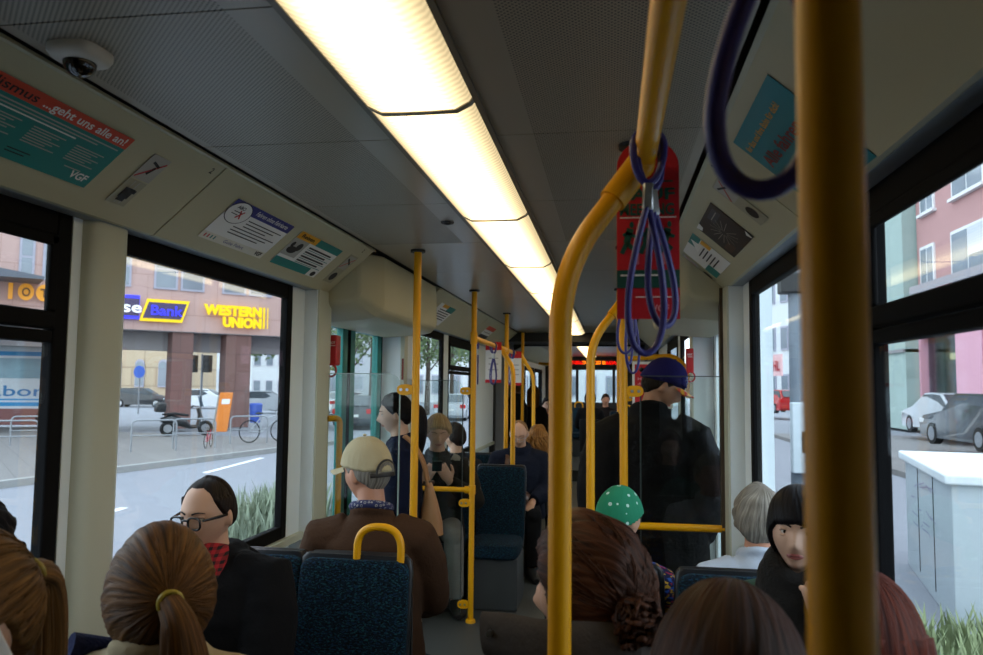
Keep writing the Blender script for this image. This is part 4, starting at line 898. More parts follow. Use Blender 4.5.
for i, (px, zc, tx) in enumerate(((158, 20.5, 'nearest the left window pillar'), (198, 21.5, 'below the scooter'), (252, 23.5, 'at the right beside the orange board'), (18, 19.5, 'in front of the blue and white bus'), (38, 22, 'farther one in front of the bus'))):
    p = rel(px, zc); t = thing('bike_stand', 'low grey steel bike stand, '+tx, 'bike stand', tuple(p), fa-6, 'steel bike stands along the pavement', True)
    m = MB(); m.tube(fillet([(-.55, 0, 0), (-.55, 0, .82), (.55, 0, .82), (.55, 0, 0)], .15), .024, 12); m.mesh('hoop', STG, t); m = MB(); m.cyl((-.55, 0, .42), (.55, 0, .42), .018, None, 10); m.mesh('crossbar', STG, t)
p = rel(226, 28.5); t = thing('pavement_board', 'tall orange advertising board leaning by the right arcade column', 'board', tuple(p), fa, None, True)
m = MB(); m.obox((0, 0, .75), (.24, 0, 0), (0, .025, 0), (.12, .1, .72)); m.mesh('board', mat('board_orange', '#e0812c', .5), t, smooth=False, bevel=.02); m = MB(); m.obox((0, .25, .7), (.24, 0, 0), (0, .02, 0), (.06, -.12, .68)); m.mesh('rear_leg', mat('board_back', '#b5b0a8', .6), t, smooth=False)
m = MB(); m.obox((.0+.085, -.028+.07, 1.2), (.15, 0, 0), (0, .005, 0), (.03, .025, .16)); m.mesh('picture', WHT, t, smooth=False)
p = rel(258, 30); t = thing('litter_bin', 'blue litter bin right of the arcade columns', 'bin', tuple(p), 0, None, True); m = MB(); m.loft([((0, 0, .3), .2, .2), ((0, 0, 1.0), .25, .25), ((0, 0, 1.05), .2, .2)]); m.mesh('drum', mat('bin_blue', '#2f4fa8', .5), t); m = MB(); m.cyl((0, 0, 0), (0, 0, .32), .05); m.mesh('post', STG, t)
def signal(label, px, zc, h):
    p = rel(px, zc); t = thing('traffic_light', label, 'traffic light', tuple(p), 0, None, True)
    m = MB(); m.cyl((0, 0, 0), (0, 0, h), .06); m.mesh('post', STG, t)
    for dx in (-.45, .35):
        m = MB(); m.box(dx-.2, dx+.2, -.2, .05, h-.95, h-.05); o = m.mesh('signal_head', DARK, t, smooth=False, bevel=.03)
        for k in range(3): m = MB(); m.cyl((dx, -.22, h-.2-.3*k), (dx, -.19, h-.2-.3*k), .1); m.mesh('lens', mat('lens_dull', '#3a3532', .3), o)
signal('traffic light between the arcade columns', 203, 40, 3.3); signal('traffic light on the street ahead of the car at the left door', 388, 60, 3.6)
p = rel(141, 44); t = thing('road_sign', 'round blue road sign in front of the sandstone building', 'sign', tuple(p), 0, None, True); m = MB(); m.cyl((0, 0, 0), (0, 0, 2.6), .04); m.mesh('post', STG, t); m = MB(); m.cyl((0, -.06, 2.4), (0, -.04, 2.4), .35, None, 28); m.mesh('disc', mat('sign_disc_blue', '#2a62c9', .4), t)

# bus at the left edge
p = far(-40, 30, GZ); t = thing('bus', 'white and blue bus with advertising, seen through the leftmost window', 'bus', tuple(p), fa-18, None, True)
m = MB(); m.box(-6, 4.6, 0, 2.5, .35, 3.35); m.mesh('body', mat('bus_white', '#dfe8ef', .35, coat=.4), t, smooth=False, bevel=.15)
m = MB(); m.box(-6, 4.62, -.02, 2.4, .2, .85); m.mesh('skirt', mat('bus_skirt', '#8c5a58', .5), t, smooth=False, bevel=.02)
m = MB(); m.box(-5.7, 4.3, -.03, 0.1, 2.05, 2.85); m.mesh('window_band', mat('bus_glass', '#8fb6c6', .2, var=.5, scale=1.1), t, smooth=False)
m = MB(); m.box(-6, 4.6, -.03, .1, .95, 1.1); m.box(-6, 4.6, -.03, .1, 1.18, 1.24); m.box(-6, 4.6, -.03, .1, 2.95, 3.12); m.mesh('stripes', mat('bus_blue', '#2a9ad8', .35), t, smooth=False)
for x in (-4, 3.2):
    m = MB(); m.cyl((x, -.02, .45), (x, .3, .45), .45, None, 28); m.mesh('wheel', TYRE, t)
Mb = Matrix.Translation(p) @ Matrix.Rotation(R(fa-18), 4, 'Z'); S = Sheet((0, -.03, 0), (1, 0, 0), (0, 0, 1), 1, 1, .002); S.mi(MATS['bus_blue'])
S.text('cLabora', .2, 1.35, .42, mat('bus_text', '#3c86c0', .5), 3.2, 1, .01); S.ink.mesh('lettering', S.mats, t, smooth=False)

# utility cabinet and mast on the right
ca, cb_ = far(947, 6.5), far(903, 8.8); d = (cb_-ca).normalized(); n = V((d.y, -d.x, 0))
CM = Matrix(((d.x, n.x, 0, ca.x), (d.y, n.y, 0, ca.y), (0, 0, 1, 0), (0, 0, 0, 1)))
t = thing('utility_cabinet', 'long grey street cabinet with a pale lid beside the right window', 'cabinet', (ca.x, ca.y, GZ))
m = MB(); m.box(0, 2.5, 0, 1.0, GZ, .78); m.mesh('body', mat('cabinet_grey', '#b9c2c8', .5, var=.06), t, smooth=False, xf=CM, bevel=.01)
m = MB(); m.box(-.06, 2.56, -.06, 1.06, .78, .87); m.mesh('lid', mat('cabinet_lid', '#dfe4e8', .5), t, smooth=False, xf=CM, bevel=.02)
m = MB(); m.box(.82, .83, -.006, .01, GZ+.1, .76); m.box(1.66, 1.67, -.006, .01, GZ+.1, .76); m.mesh('door_gaps', DARK, t, smooth=False, xf=CM)
S = Sheet(CM @ V((2.4, -.012, 0)), -d, (0, 0, 1), 1, 1, .001); S.mi(mat('scribble', '#9c98b0', .7))
random.seed(3)
for k in range(16): x, y = random.uniform(0, 1.5), random.uniform(.15, .65); S.line(x, y, x+random.uniform(.1, .4), y+random.uniform(-.06, .06), .012, MATS['scribble'])
S.ink.mesh('scrawls', S.mats, t, smooth=False)
p = far(797, 9.5, GZ); t = thing('mast', 'grey street mast with a pale control box outside the right window', 'mast', tuple(p), 0, None, True)
m = MB(); m.cyl((0, 0, 0), (0, 0, 7), .095, .08, 24); m.mesh('post', mat('mast_grey', '#6d7680', .5), t)
m = MB(); m.box(-.11, .16, -.2, -.06, .95, 1.80); m.mesh('control_box', mat('mast_box', '#c3ccd2', .5), t, smooth=False, bevel=.015); m = MB(); m.box(.0, .06, -.21, -.2, 1.2, 1.45); m.mesh('keyhole_plate', DARK, t, smooth=False)
m = MB(); m.box(-.2, .1, -.16, .1, 3.15, 3.4); m.mesh('lamp_bracket', DARK, t, smooth=False, bevel=.02)

# plants
GR = mat('grass_green', '#86907a', .8, var=.35, scale=6)
def tuft(name, label, area, n, h, m, kind='stuff'):
    b = MB()
    for _ in range(n):
        x, y = area(); a = random.uniform(0, 2*PI); hh = h*random.uniform(.4, 1.1); dx, dy = math.cos(a)*hh*.35, math.sin(a)*hh*.35; w = .012+hh*.012
        px_, py_ = -math.sin(a)*w, math.cos(a)*w
        b.add([(x-px_, y-py_, GZ), (x+px_, y+py_, GZ), (x+dx*.4+px_*.8, y+dy*.4+py_*.8, GZ+hh*.6), (x+dx*.4-px_*.8, y+dy*.4-py_*.8, GZ+hh*.6), (x+dx, y+dy, GZ+hh)], [(0, 1, 2, 3), (3, 2, 4)])
    o = b.mesh(name, m, smooth=False); return tag(o, label, 'plants', None, kind)
c0 = far(277, 9.6); tuft('roadside_weeds', 'green weeds beside the track, low in the left window', lambda: (c0.x+random.gauss(0, .22), c0.y+random.gauss(0, .5)), 1300, .68, GR)
tuft('grass_strip', 'long grass in front of the grey street cabinet', lambda: (random.uniform(2.5, 4.4), random.uniform(4.2, 6.6)), 2600, .32, mat('grass_pale', '#8f9a72', .85, var=.35, scale=5))
c1 = far(785, 10.5); tuft('roadside_weeds', 'small dark weeds at the foot of the grey mast', lambda: (c1.x+random.gauss(0, .3), c1.y+random.gauss(0, .4)), 400, .55, mat('weed_dark', '#4f6048', .8, var=.3))
LEAF = mat('leaf', '#64784f', .7, var=.35, scale=.8); BARK = mat('bark', '#4d4238', .9)
def tree(label, px, zc, h, rad, seed):
    rnd = random.Random(seed); p = far(px, zc, GZ); t = thing('street_tree', label, 'tree', tuple(p), 0, 'street trees beyond the left windows', True)
    m = MB(); m.loft([((0, 0, 0), .2, .2), ((.05, 0, h*.3), .15, .15), ((0, .05, h*.7), .07, .07)]); 
    for k in range(5): a = k*1.26; m.tube([(0, 0, h*(.3+.06*k)), (math.cos(a)*rad*.6, math.sin(a)*rad*.6, h*(.55+.07*k))], .06, 8, r1=.02)
    m.mesh('trunk', BARK, t); b = MB(); cl = [(rnd.gauss(0, rad*.45), rnd.gauss(0, rad*.45), h*.42+rnd.random()*h*.55, rad*rnd.uniform(.3, .5)) for _ in range(16)]
    for x, y, z, r in cl:
        for _ in range(150):
            u = V((rnd.gauss(0, 1), rnd.gauss(0, 1), rnd.gauss(0, 1))).normalized()*r*rnd.uniform(.6, 1.05); c = V((x, y, z))+u
            a = V((rnd.gauss(0, 1), rnd.gauss(0, 1), rnd.gauss(0, 1))).normalized()*.16; q = a.orthogonal().normalized()*.09
            b.add([c-a, c+q, c+a, c-q], [(0, 1, 2, 3)])
    b.mesh('foliage', LEAF, t, smooth=False)
for i, (px, zc, h, r, tx) in enumerate(((350, 46, 9, 3.2, 'seen through the left door glass, left one'), (372, 58, 11, 3.6, 'seen through the left door glass, right one'), (428, 50, 9, 3.2, 'seen through the narrow window behind the first left pole'), (452, 62, 11, 3.8, 'seen through the window behind the boy, left one'), (470, 70, 11, 3.5, 'seen through the window behind the boy, right one'), (283, 42, 8.5, 2.4, 'at the right end of the arcade'))):
    tree('green street tree '+tx, px, zc, h, r, i+5)
# ------------------------------------------------------------------ people
def skin(n, c): return mat('skin_'+n, c, .5, var=.06, scale=25, bump=.08, bscale=300)
SK = skin('light', '#c99b80'); SKP = skin('pale', '#d3ab94'); SKR = skin('ruddy', '#bb8468'); SKD = skin('dark', '#5a3d2e')
def cloth(n, c, b=.35, bs=60, var=.12): return mat('cloth_'+n, c, .9, var=var, scale=18, bump=b, bscale=bs, spec=.15)
def sm(x, a, b):
    t = max(0, min(1, (x-a)/(b-a))); return t*t*(3-2*t)
def g2(dx, sx, dz, sz): return math.exp(-(dx/sx)**2-(dz/sz)**2)
def skull(d, face=True):
    """head surface in head coordinates: origin between the eyes' height, +Y = face, chin at z=-.115, crown at z=.118"""
    x, y, z = d
    b = .094 if y > 0 else .102
    r = 1/math.sqrt((x/.077)**2+(y/b)**2+(z/.118)**2)
    p = V((x*r, y*r, z*r))
    k = sm(-p.z, .0, .115)
    p.x *= 1-.30*k
    if p.y > 0: p.y *= 1-.06*k; p.z += 0
    else: p.y *= 1-.50*sm(-p.z, .02, .11)
    if face and p.y > 0:
        f = sm(p.y, .0, .05)
        add = .024*g2(p.x, .0125, p.z+.034, .016)+.016*g2(p.x, .009, p.z+.012, .02)-.006*g2(abs(p.x)-.031, .017, p.z-.004, .013)
        add += .005*g2(p.x, .05, p.z-.026, .012)+.004*g2(abs(p.x)-.042, .02, p.z+.03, .022)+.006*g2(p.x, .024, p.z+.066, .010)-.004*g2(p.x, .022, p.z+.0665, .0022)
        add += .010*g2(p.x, .022, p.z+.100, .018)-.003*g2(p.x, .02, p.z+.083, .006)+.006*g2(abs(p.x)-.012, .007, p.z+.042, .008)
        p.y += add*f
    return p
def az_el(d): return math.degrees(abs(math.atan2(d.x, d.y))), math.degrees(math.asin(max(-1, min(1, d.z))))
HL = dict(normal=[(0, 38), (35, 33), (60, 14), (78, -2), (95, 4), (108, -22), (150, -42), (180, -44)],
          receding=[(0, 54), (25, 56), (46, 46), (66, 14), (80, -4), (96, 4), (108, -22), (150, -42), (180, -44)],
          bald=[(0, 88), (60, 70), (80, 22), (96, 12), (108, -16), (150, -38), (180, -42)],
          fringe=[(0, 15), (40, 12), (55, -2), (66, -30), (85, -50), (120, -58), (180, -60)],
          full=[(0, 36), (35, 30), (55, 8), (72, -22), (95, -42), (130, -56), (180, -60)],
          boy=[(0, 30), (40, 22), (60, 0), (78, -8), (95, 2), (108, -24), (150, -44), (180, -46)])
def hline(kind, az):
    t = HL[kind]
    for (a, e), (b, f) in zip(t, t[1:]):
        if a <= az <= b: return e+(f-e)*(az-a)/(b-a)
    return t[-1][1]
def hair_shell(root, H, Rh, s, m, line='normal', th=.014, pole=(0, -.35, 1), groove=.004, seed=1, name='hair', lump=0, soft=7, thf=None):
    rnd = random.Random(seed); q = V(pole).normalized(); ux = q.orthogonal().normalized(); uy = q.cross(ux)
    ks = [(rnd.randint(9, 74), rnd.uniform(0, 6.28), rnd.uniform(.3, 1)) for _ in range(12)]; nt, nf = 44, 190; P = []; UV = []; F = []
    lp = [(V((rnd.gauss(0, 1), rnd.gauss(0, 1), rnd.gauss(0, 1)))*6, rnd.uniform(0, 6.28)) for _ in range(7)]
    for i in range(nt+1):
        t = PI*i/nt*.995+.004
        for j in range(nf):
            f = 2*PI*j/nf; d = q*math.cos(t)+(ux*math.cos(f)+uy*math.sin(f))*math.sin(t)
            az, el = az_el(d); e0 = hline(line, az); k = sm(el-e0, -soft*.5, soft)
            ff = f+.12*math.sin(3*t+f)
            gv = sum(a*math.sin(n*ff+p0+1.3*math.sin(2.2*t+n)) for n, p0, a in ks)/6*min(1, 2*math.sin(t)+.15)
            lv = sum(math.sin(v.dot(d)+p0) for v, p0 in lp)/3.5*lump
            b = skull(d, False); T = th if thf is None else thf(az, el)
            b = b+d*(T*k+(groove*gv+lv)*k-.012*(1-k)); P.append(b); UV.append((j/nf, i/nt))
    for i in range(nt):
        for j in range(nf): F.append((i*nf+j, i*nf+(j+1) % nf, (i+1)*nf+(j+1) % nf, (i+1)*nf+j))
    mb = MB(); mb.add([(H+Rh @ p)*s for p in P], F); o = mb.mesh(name, m, root, uvs=UV, sharp=0); return o
def strands(root, paths, m, r=.0016, name='hair_strands', s=1):
    mb = MB(); uv = []
    for i, (p, rr) in enumerate(paths):
        n0 = len(mb.v); mb.loft([(q, rr*(1-.75*(k/(len(p)-1))**2), rr*(1-.75*(k/(len(p)-1))**2)) for k, q in enumerate(p)], (.3, .9, .2), 5)
        uv += [((i*.37) % 1+.01*((k-n0) % 5), (k-n0)/(len(mb.v)-n0)) for k in range(n0, len(mb.v))]
    mb.v = [v*s for v in mb.v]; return mb.mesh(name, m, root, uvs=uv, sharp=0)
def lock(root, secs, m, s, seed=1, name='hair_length', groove=.12, n=44, ref=(1, 0, 0)):
    """tapering tail / curtain of hair with lengthwise grooves; secs in body coordinates"""
    rnd = random.Random(seed); ks = [(rnd.randint(3, 15), rnd.uniform(0, 6), rnd.uniform(.4, 1)) for _ in range(6)]
    S2 = []; 
    for i in range(len(secs)-1):
        q = [secs[max(i-1, 0)], secs[i], secs[i+1], secs[min(i+2, len(secs)-1)]]
        for k in range(6):
            t = k/6; cr = lambda a, b, c, d: (b*2+(c-a)*t+(a*2-b*5+c*4-d)*t*t+(b*3-a-c*3+d)*t*t*t)*.5
            S2.append((cr(*[V(x[0]) for x in q]), max(.004, cr(*[x[1] for x in q])), max(.004, cr(*[x[2] for x in q]))))
    S2.append(secs[-1]); mb = MB(); mb.loft(S2, ref, n); uv = []
    for i in range(len(S2)):
        c = V(S2[i][0])
        for j in range(n):
            k = i*n+j; f = 2*PI*j/n; gv = sum(a*math.sin(q*f+p+.5*math.sin(i*.3)) for q, p, a in ks)/3
            mb.v[k] = c+(mb.v[k]-c)*(1+groove*gv); uv.append((j/n*.6, i/len(S2)))
    mb.v = [v*s for v in mb.v]; return mb.mesh(name, m, root, uvs=uv, sharp=0)
def hand(mb, Wp, d, pn, right, curl=.5, spread=1):
    d = V(d).normalized(); pn = V(pn); pn = (pn-d*pn.dot(d)).normalized(); tw = d.cross(pn)*(1 if right else -1)   # thumb side
    mb.loft([(Wp-d*.02, .026, .020), (Wp+d*.015, .029, .019), (Wp+d*.05, .040, .017), (Wp+d*.088, .041, .015), (Wp+d*.098, .034, .010)], tw, 14)
    for o, L in ((.031, .070), (.0105, .080), (-.0105, .074), (-.031, .058)):
        p = Wp+d*.085+tw*o; a = .25*curl+.05; dirv = (d+tw*o*2.2*spread).normalized(); pts = [p-dirv*.02, p]
        for f, c in ((.45, .9), (.31, 1.1), (.24, .7)):
            dv = dirv*math.cos(a)+pn*math.sin(a); p = p+dv*L*f; pts.append(p); a += c*curl
        mb.loft([(q, r_, r_) for q, r_ in zip(pts, (.0095, .0095, .0088, .008, .0062))], tw, 9)
    p = Wp+d*.022+tw*.026; pts = [p-tw*.012, p]
    for L, v in ((.04, d*.65+tw*.75+pn*.25), (.032, d*.85+tw*.3+pn*.35), (.024, d*.9+tw*.05+pn*.4*(1+curl))): p = p+v.normalized()*L; pts.append(p)
    mb.loft([(q, r_, r_) for q, r_ in zip(pts, (.013, .013, .0115, .010, .007))], pn, 9)
def ik(a, b, l1, l2, pole):
    v = b-a; L = min(v.length, (l1+l2)*.995); v = v.normalized(); c = (l1*l1+L*L-l2*l2)/(2*l1*L); c = max(-1, min(1, c))
    q = V(pole); q = (q-v*q.dot(v)).normalized(); return a+v*l1*c+q*l1*math.sqrt(1-c*c), a+v*L
def remesh(o, vox, it=2, disp=0, dsc=.09):
    r = o.modifiers.new('fuse', 'REMESH'); r.mode = 'VOXEL'; r.voxel_size = vox; r.use_smooth_shade = True
    s = o.modifiers.new('smooth', 'SMOOTH'); s.factor = .5; s.iterations = it
    if disp:
        tx = bpy.data.textures.get('folds') or bpy.data.textures.new('folds', 'CLOUDS'); tx.noise_scale = dsc; tx.noise_depth = 2
        d = o.modifiers.new('folds', 'DISPLACE'); d.texture = tx; d.strength = disp; d.mid_level = .5; d.texture_coords = 'LOCAL'
NP = 0
def person(label, head, top, body, look=None, pitch=0, roll=0, sit=True, s=None, female=False, sk=None, lean=2, hands=None, curl=.5, jacket=None, bulk=.026, trousers=None, shoes=None, collar='band', vox=.006, hw=1.0, group=None, eyes=None, brow=None, lipm=None, sleeve_end=.97, knees=None, jfold=.012, headfwd=0, neckline=.55, long=False, neck=0, tilt=0, slope=0, thigh=.41):
    """head = (X, Y) of the head centre, top = crown height, body/look = facing as compass angle from +X"""
    global NP; NP += 1
    sk = sk or SK; trousers = trousers or cloth('denim', '#262c3a'); shoes = shoes or mat('shoe_leather', '#1b1816', .5)
    look = body if look is None else look
    yaw = R(look-body)
    spine = Matrix.Rotation(R(tilt), 3, 'Y') @ Matrix.Rotation(R(-lean), 3, 'X')
    Nk = spine @ V((0, 0, .515)); Rh = Matrix.Rotation(yaw, 3, 'Z') @ Matrix.Rotation(R(-pitch), 3, 'X') @ Matrix.Rotation(R(roll), 3, 'Y')
    Rhalf = Matrix.Rotation(yaw, 3, 'Z') @ Matrix.Rotation(R(-pitch*.6-lean*.4), 3, 'X')
    H = Nk+V((0, headfwd, 0))+Rhalf @ V((0, .022, .165+neck)); up = max((Rh @ V((0, a, b))).z for a, b in ((0, .118), (-.06, .10), (.05, .098)))
    tot = H.z+up
    if s is None: s = max(.84, min(1.06, 1+((top-.535)/tot-1)*.75)) if sit else top/(tot+.93)
    pz = top/s-tot                      # pelvis height in unscaled units
    ang = body-90; ca, sa = math.cos(R(ang)), math.sin(R(ang)); hx, hy = H.x*s, H.y*s
    loc = (head[0]-(ca*hx-sa*hy), head[1]-(sa*hx+ca*hy), 0)
    t = thing('person', label, 'person', loc, ang, group, True)
    up_ = V((0, 0, pz)); Nk += up_; H += up_
    def T(x, y, z): return up_+spine @ V((x, y, z))
    sw = (.165 if female else .182)*hw; wd = (.94 if female else 1.0)*hw
    b = MB()
    b.loft([(T(0, .0, -.11), .11, .09), (T(0, 0, -.06), .16*wd, .11), (T(0, 0, .03), .168*wd, .115), (T(0, .01, .17), .138*wd, .10), (T(0, .012, .32), .155*wd, .112), (T(0, 0, .42), .160*wd, .098), (T(0, -.005, .475), .12*wd, .075), (T(0, -.004, .51), .064, .060), (Nk.lerp(H, .45)+Rh @ V((0, -.012, -.01)), .053, .056), (H+Rh @ V((0, -.018, -.05)), .052, .058)], (1, 0, 0), 22)
    ps = []; nt, nf = 40, 64
    pts = [H+Rh @ (skull(V((math.sin(PI*i/nt)*math.sin(2*PI*j/nf), math.sin(PI*i/nt)*math.cos(2*PI*j/nf), math.cos(PI*i/nt))))*1.0) for i in range(1, nt) for j in range(nf)]
    fs = [(i*nf+j, (i+1)*nf+j, (i+1)*nf+(j+1) % nf, i*nf+(j+1) % nf) for i in range(nt-2) for j in range(nf)]
    pts += [H+Rh @ V((0, 0, .118)), H+Rh @ skull(V((0, 0, -1)))]; a_, b_ = len(pts)-2, len(pts)-1
    fs += [(a_, j, (j+1) % nf) for j in range(nf)]+[(b_, (nt-2)*nf+(j+1) % nf, (nt-2)*nf+j) for j in range(nf)]
    b.add(pts, fs)
    for e in (-1, 1):
        rr = (Rh @ Matrix.Rotation(R(e*-22), 3, 'Z') @ Matrix.Rotation(R(-12), 3, 'X')); b.ell(H+Rh @ V((e*.079, -.012, -.010)), .009, .019, .031, 16, 10, 0, rr); b.ell(H+Rh @ V((e*.074, -.002, -.012)), .010, .012, .022, 12, 8)
    ja = MB(); k = bulk; arms = []
    hands = hands(pz) if callable(hands) else hands
    for e, right in ((-1, False), (1, True)):
        Sh = T(e*sw, -.01, .436-slope)
        h_ = hands.get('R' if right else 'L') if isinstance(hands, dict) else None
        if h_ is None:
            if sit: h_ = (V((e*.09, .30, pz+.09)), V((-e*.35, .9, -.25)), V((0, 0, -1)), (e*.7, -.5, -.3))
            else: h_ = (V((e*.25, .06, pz-.10)), V((0, .15, -1)), V((-e, 0, 0)), (e*.3, -1, 0))
        else: h_ = (V(h_[0])/s if len(h_) < 5 else V(h_[0]), V(h_[1]), V(h_[2]), h_[3])
        El, Wr = ik(Sh, h_[0], .285, .255, h_[3]); arms.append((El, Wr))
        b.loft([(T(e*sw*.55, -.005, .45), .05, .05), (Sh, .052, .054), (Sh.lerp(El, .35), .046, .048), (El, .036, .036), (El.lerp(Wr, .3), .038, .036), (Wr, .026, .021)], (0, 0, 1) if abs(El.z-Sh.z) < .15 else (1, 0, 0), 14)
        b.ell(El, .036, .036, .036, 12, 8); hand(b, Wr, h_[1], h_[2], right, curl)
        Wj = El.lerp(Wr, sleeve_end)
        ja.loft([(T(e*sw*.5, -.005, .44), .07+k*.6, .06+k*.6), (T(e*sw*.96, -.008, .426-slope), .056+k*.85, .056+k*.85), (Sh.lerp(El, .4), .050+k, .052+k), (El, .040+k, .042+k)], (1, 0, 0), 16)
        ja.ell(El, .039+k, .039+k, .039+k, 14, 10)
        ja.loft([(El, .040+k, .040+k), (El.lerp(Wr, .35), .041+k*.9, .041+k*.9), (Wj, .033+k*.6, .031+k*.6)], (1, 0, 0), 16)
    kx = knees or (0.0, 0.0); legs = MB(); feet = []
    for i, e in enumerate((-1, 1)):
        hip = up_+V((e*.085, 0, -.01))
        if sit: kn = V((e*.10+kx[i]*.5, thigh-abs(kx[i])*.15, pz-.02)); an = V((e*.10+kx[i], thigh-.01, .10)); toe = V((e*.12+kx[i], thigh+.12, .03))
        else: kn = V((e*.095, .025, pz*.53)); an = V((e*.10, -.01, .09)); toe = V((e*.12, .13, .03))
        b.loft([(hip, .088, .088), (hip.lerp(kn, .5), .074, .074), (kn, .054, .056), (kn.lerp(an, .3), .054, .055), (an, .036, .038), (an+V((0, 0, -.05)), .036, .045)], (1, 0, 0), 14)
        b.ell(kn, .056, .056, .056, 12, 8); b.loft([(an+V((0, -.05, -.06)), .03, .03), (an+V((0, 0, -.05)), .036, .036), (toe, .042, .024), (toe+V((0, .04, 0)), .03, .015)], (1, 0, 0), 12)
        legs.loft([(hip, .102, .10), (hip.lerp(kn, .5), .09, .09), (kn, .070, .072), (kn.lerp(an, .3), .068, .070), (an+V((0, 0, .0)), .056, .058)], (1, 0, 0), 16); legs.ell(kn, .072, .072, .072, 14, 10)
        f = MB(); f.loft([(an+V((0, -.075, -.06)), .03, .03), (an+V((0, -.055, -.045)), .043, .048), (an+V((0, .03, -.045)), .046, .048), (toe+V((0, -.03, .008)), .050, .032), (toe+V((0, .04, .002)), .045, .026), (toe+V((0, .065, -.003)), .025, .018)], (1, 0, 0), 16)
        feet.append(f)
    legs.loft([(up_+V((0, 0, -.11)), .15, .11), (up_, .18, .128), (T(0, 0, .12), .16, .115)], (1, 0, 0), 20)
    hem = -.26 if (not sit and long) else (-.10)
    ja.loft([(T(0, .005, hem), .19*wd+k, .135+k), (T(0, .0, 0), .178*wd+k, .122+k), (T(0, .01, .17), .155*wd+k*1.1, .112+k*1.1), (T(0, .012, .32), .166*wd+k, .118+k), (T(0, -.002, .42), .168*wd+k*.8, .104+k*.8), (T(0, -.006, .475), .115*wd+k*.7, .078+k*.6), (T(0, -.006, .515), .072+k*.3, .066+k*.3), (T(0, -.004, neckline), .064, .060)], (1, 0, 0), 26)
    if collar in ('band', 'high', 'shirt'):
        zc, rr = {'band': (.525, .017), 'high': (.545, .030), 'shirt': (.53, .014)}[collar]
        for dz in ((0,) if collar != 'high' else (0, -.03)):
            ja.tube([T(.071*math.cos(q), -.002+.070*math.sin(q), zc+dz-.022*math.sin(q)) for q in [2*PI*i/26 for i in range(26)]], rr, 10, 0, True)
    if collar == 'hood':
        ja.tube([T(.088*math.cos(q), -.01+.080*math.sin(q), .50-.030*math.sin(q)) for q in [2*PI*i/26 for i in range(26)]], .034, 12, 0, True)
        ja.loft([(T(0, -.075, .54), .085, .03), (T(0, -.115, .49), .13, .05), (T(0, -.125, .41), .10, .045), (T(0, -.115, .34), .04, .03)], (1, 0, 0), 16)
    def sc(mb): mb.v = [v*s for v in mb.v]; return mb
    o = sc(b).mesh('body', sk, t); remesh(o, vox, 2)
    if jacket: o = sc(ja).mesh('jacket', jacket, t); remesh(o, max(.009, vox*1.6), 3, jfold)
    o = sc(legs).mesh('trousers', trousers, t); remesh(o, .013, 3, .008)
    for f in feet: sc(f).mesh('shoe', shoes, t)
    def hp(x, y, z): return (H+Rh @ V((x, y, z)))*s
    def surf(x, z, out=0):
        d = V((x, .09, z)).normalized()
        for _ in range(12):
            p = skull(d); d = V((x, p.y, z)).normalized()
        p = skull(d); return V((x, p.y+out, z))
    if eyes:
        for e in (-1, 1):
            c = surf(e*.031, .003, -.0075); ey = MB(); vs = []; n, kk = 20, 14
            Re = Matrix.Rotation(R(eyes[1] if len(eyes) > 1 else 0), 3, 'Z')
            ey.ell((0, 0, 0), .0118, .0118, .0118, n, kk, 0, Matrix.Rotation(-PI/2, 3, 'X'))
            ms = []
            for f in ey.f:
                q = sum((ey.v[i] for i in f), V())/len(f); a = math.degrees(math.acos(max(-1, min(1, q.normalized().y)))); ms.append(2 if a < 13 else (1 if a < 30 else 0))
            ey.m = ms; ey.v = [(H+Rh @ (c+Re @ v))*s for v in ey.v]
            ey.mesh('eye', [mat('eye_white', '#d8d2cc', .15), mat('iris_'+eyes[0][1:], eyes[0], .15), mat('pupil', '#050506', .1)], t)
            ld = MB()
            for (dz, sz) in ((.0085, .0062), (-.0105, .0050)): ld.ell(hp(c.x, c.y+.0035, c.z+dz), .0165*s, .0105*s, sz*s, 16, 10, 0, Rh)
            ld.mesh('eyelid', sk, t)
            la = MB(); la.tube([hp(c.x+u*.0145, c.y+.0128-.0045*u*u*4*.6, c.z+.0048-.003*u*u) for u in (-1, -.5, 0, .5, 1)], .0011*s, 6); la.mesh('lashes', mat('lash', '#120d0b', .7), t)
    if brow:
        for e in (-1, 1):
            m_ = MB(); q = [surf(e*(.013+.036*u), .0205+.007*math.sin(u*2.6)-.003*u, .0015) for u in (0, .25, .5, .75, 1)]
            m_.loft([((H+Rh @ p)*s, .0030*s*(1-.6*i/4), .0026*s) for i, p in enumerate(q)], Rh @ V((0, 0, 1)), 8); m_.mesh('eyebrow', brow, t)
    if lipm:
        m_ = MB()
        for dz, rr in ((.0042, .0036), (-.0050, .0045)):
            q = [surf(.023*u, -.0665+dz*(1-.75*u*u)+(.0012*(1-abs(abs(u)-.25)*4) if dz > 0 and abs(u) < .5 else 0), .0006) for u in (-1, -.66, -.33, 0, .33, .66, 1)]
            m_.loft([((H+Rh @ p)*s, rr*s*(1-.7*abs(u)**2)+.0004, .0028*s*(1-.6*u*u)+.0004) for p, u in zip(q, (-1, -.66, -.33, 0, .33, .66, 1))], Rh @ V((0, 0, 1)), 8)
        m_.mesh('lips', lipm, t)
    def bp(p): return V(p)*s                      # body coordinates (pelvis-based) to local
    return dict(t=t, H=H, Rh=Rh, s=s, T=T, hp=hp, surf=surf, arms=arms, pz=pz, loc=V(loc), ang=ang, W=lambda p: V(loc)+Matrix.Rotation(R(ang), 3, 'Z') @ V(p))
def to_local(loc, ang, p): return Matrix.Rotation(R(-ang), 3, 'Z') @ (V(p)-V(loc))

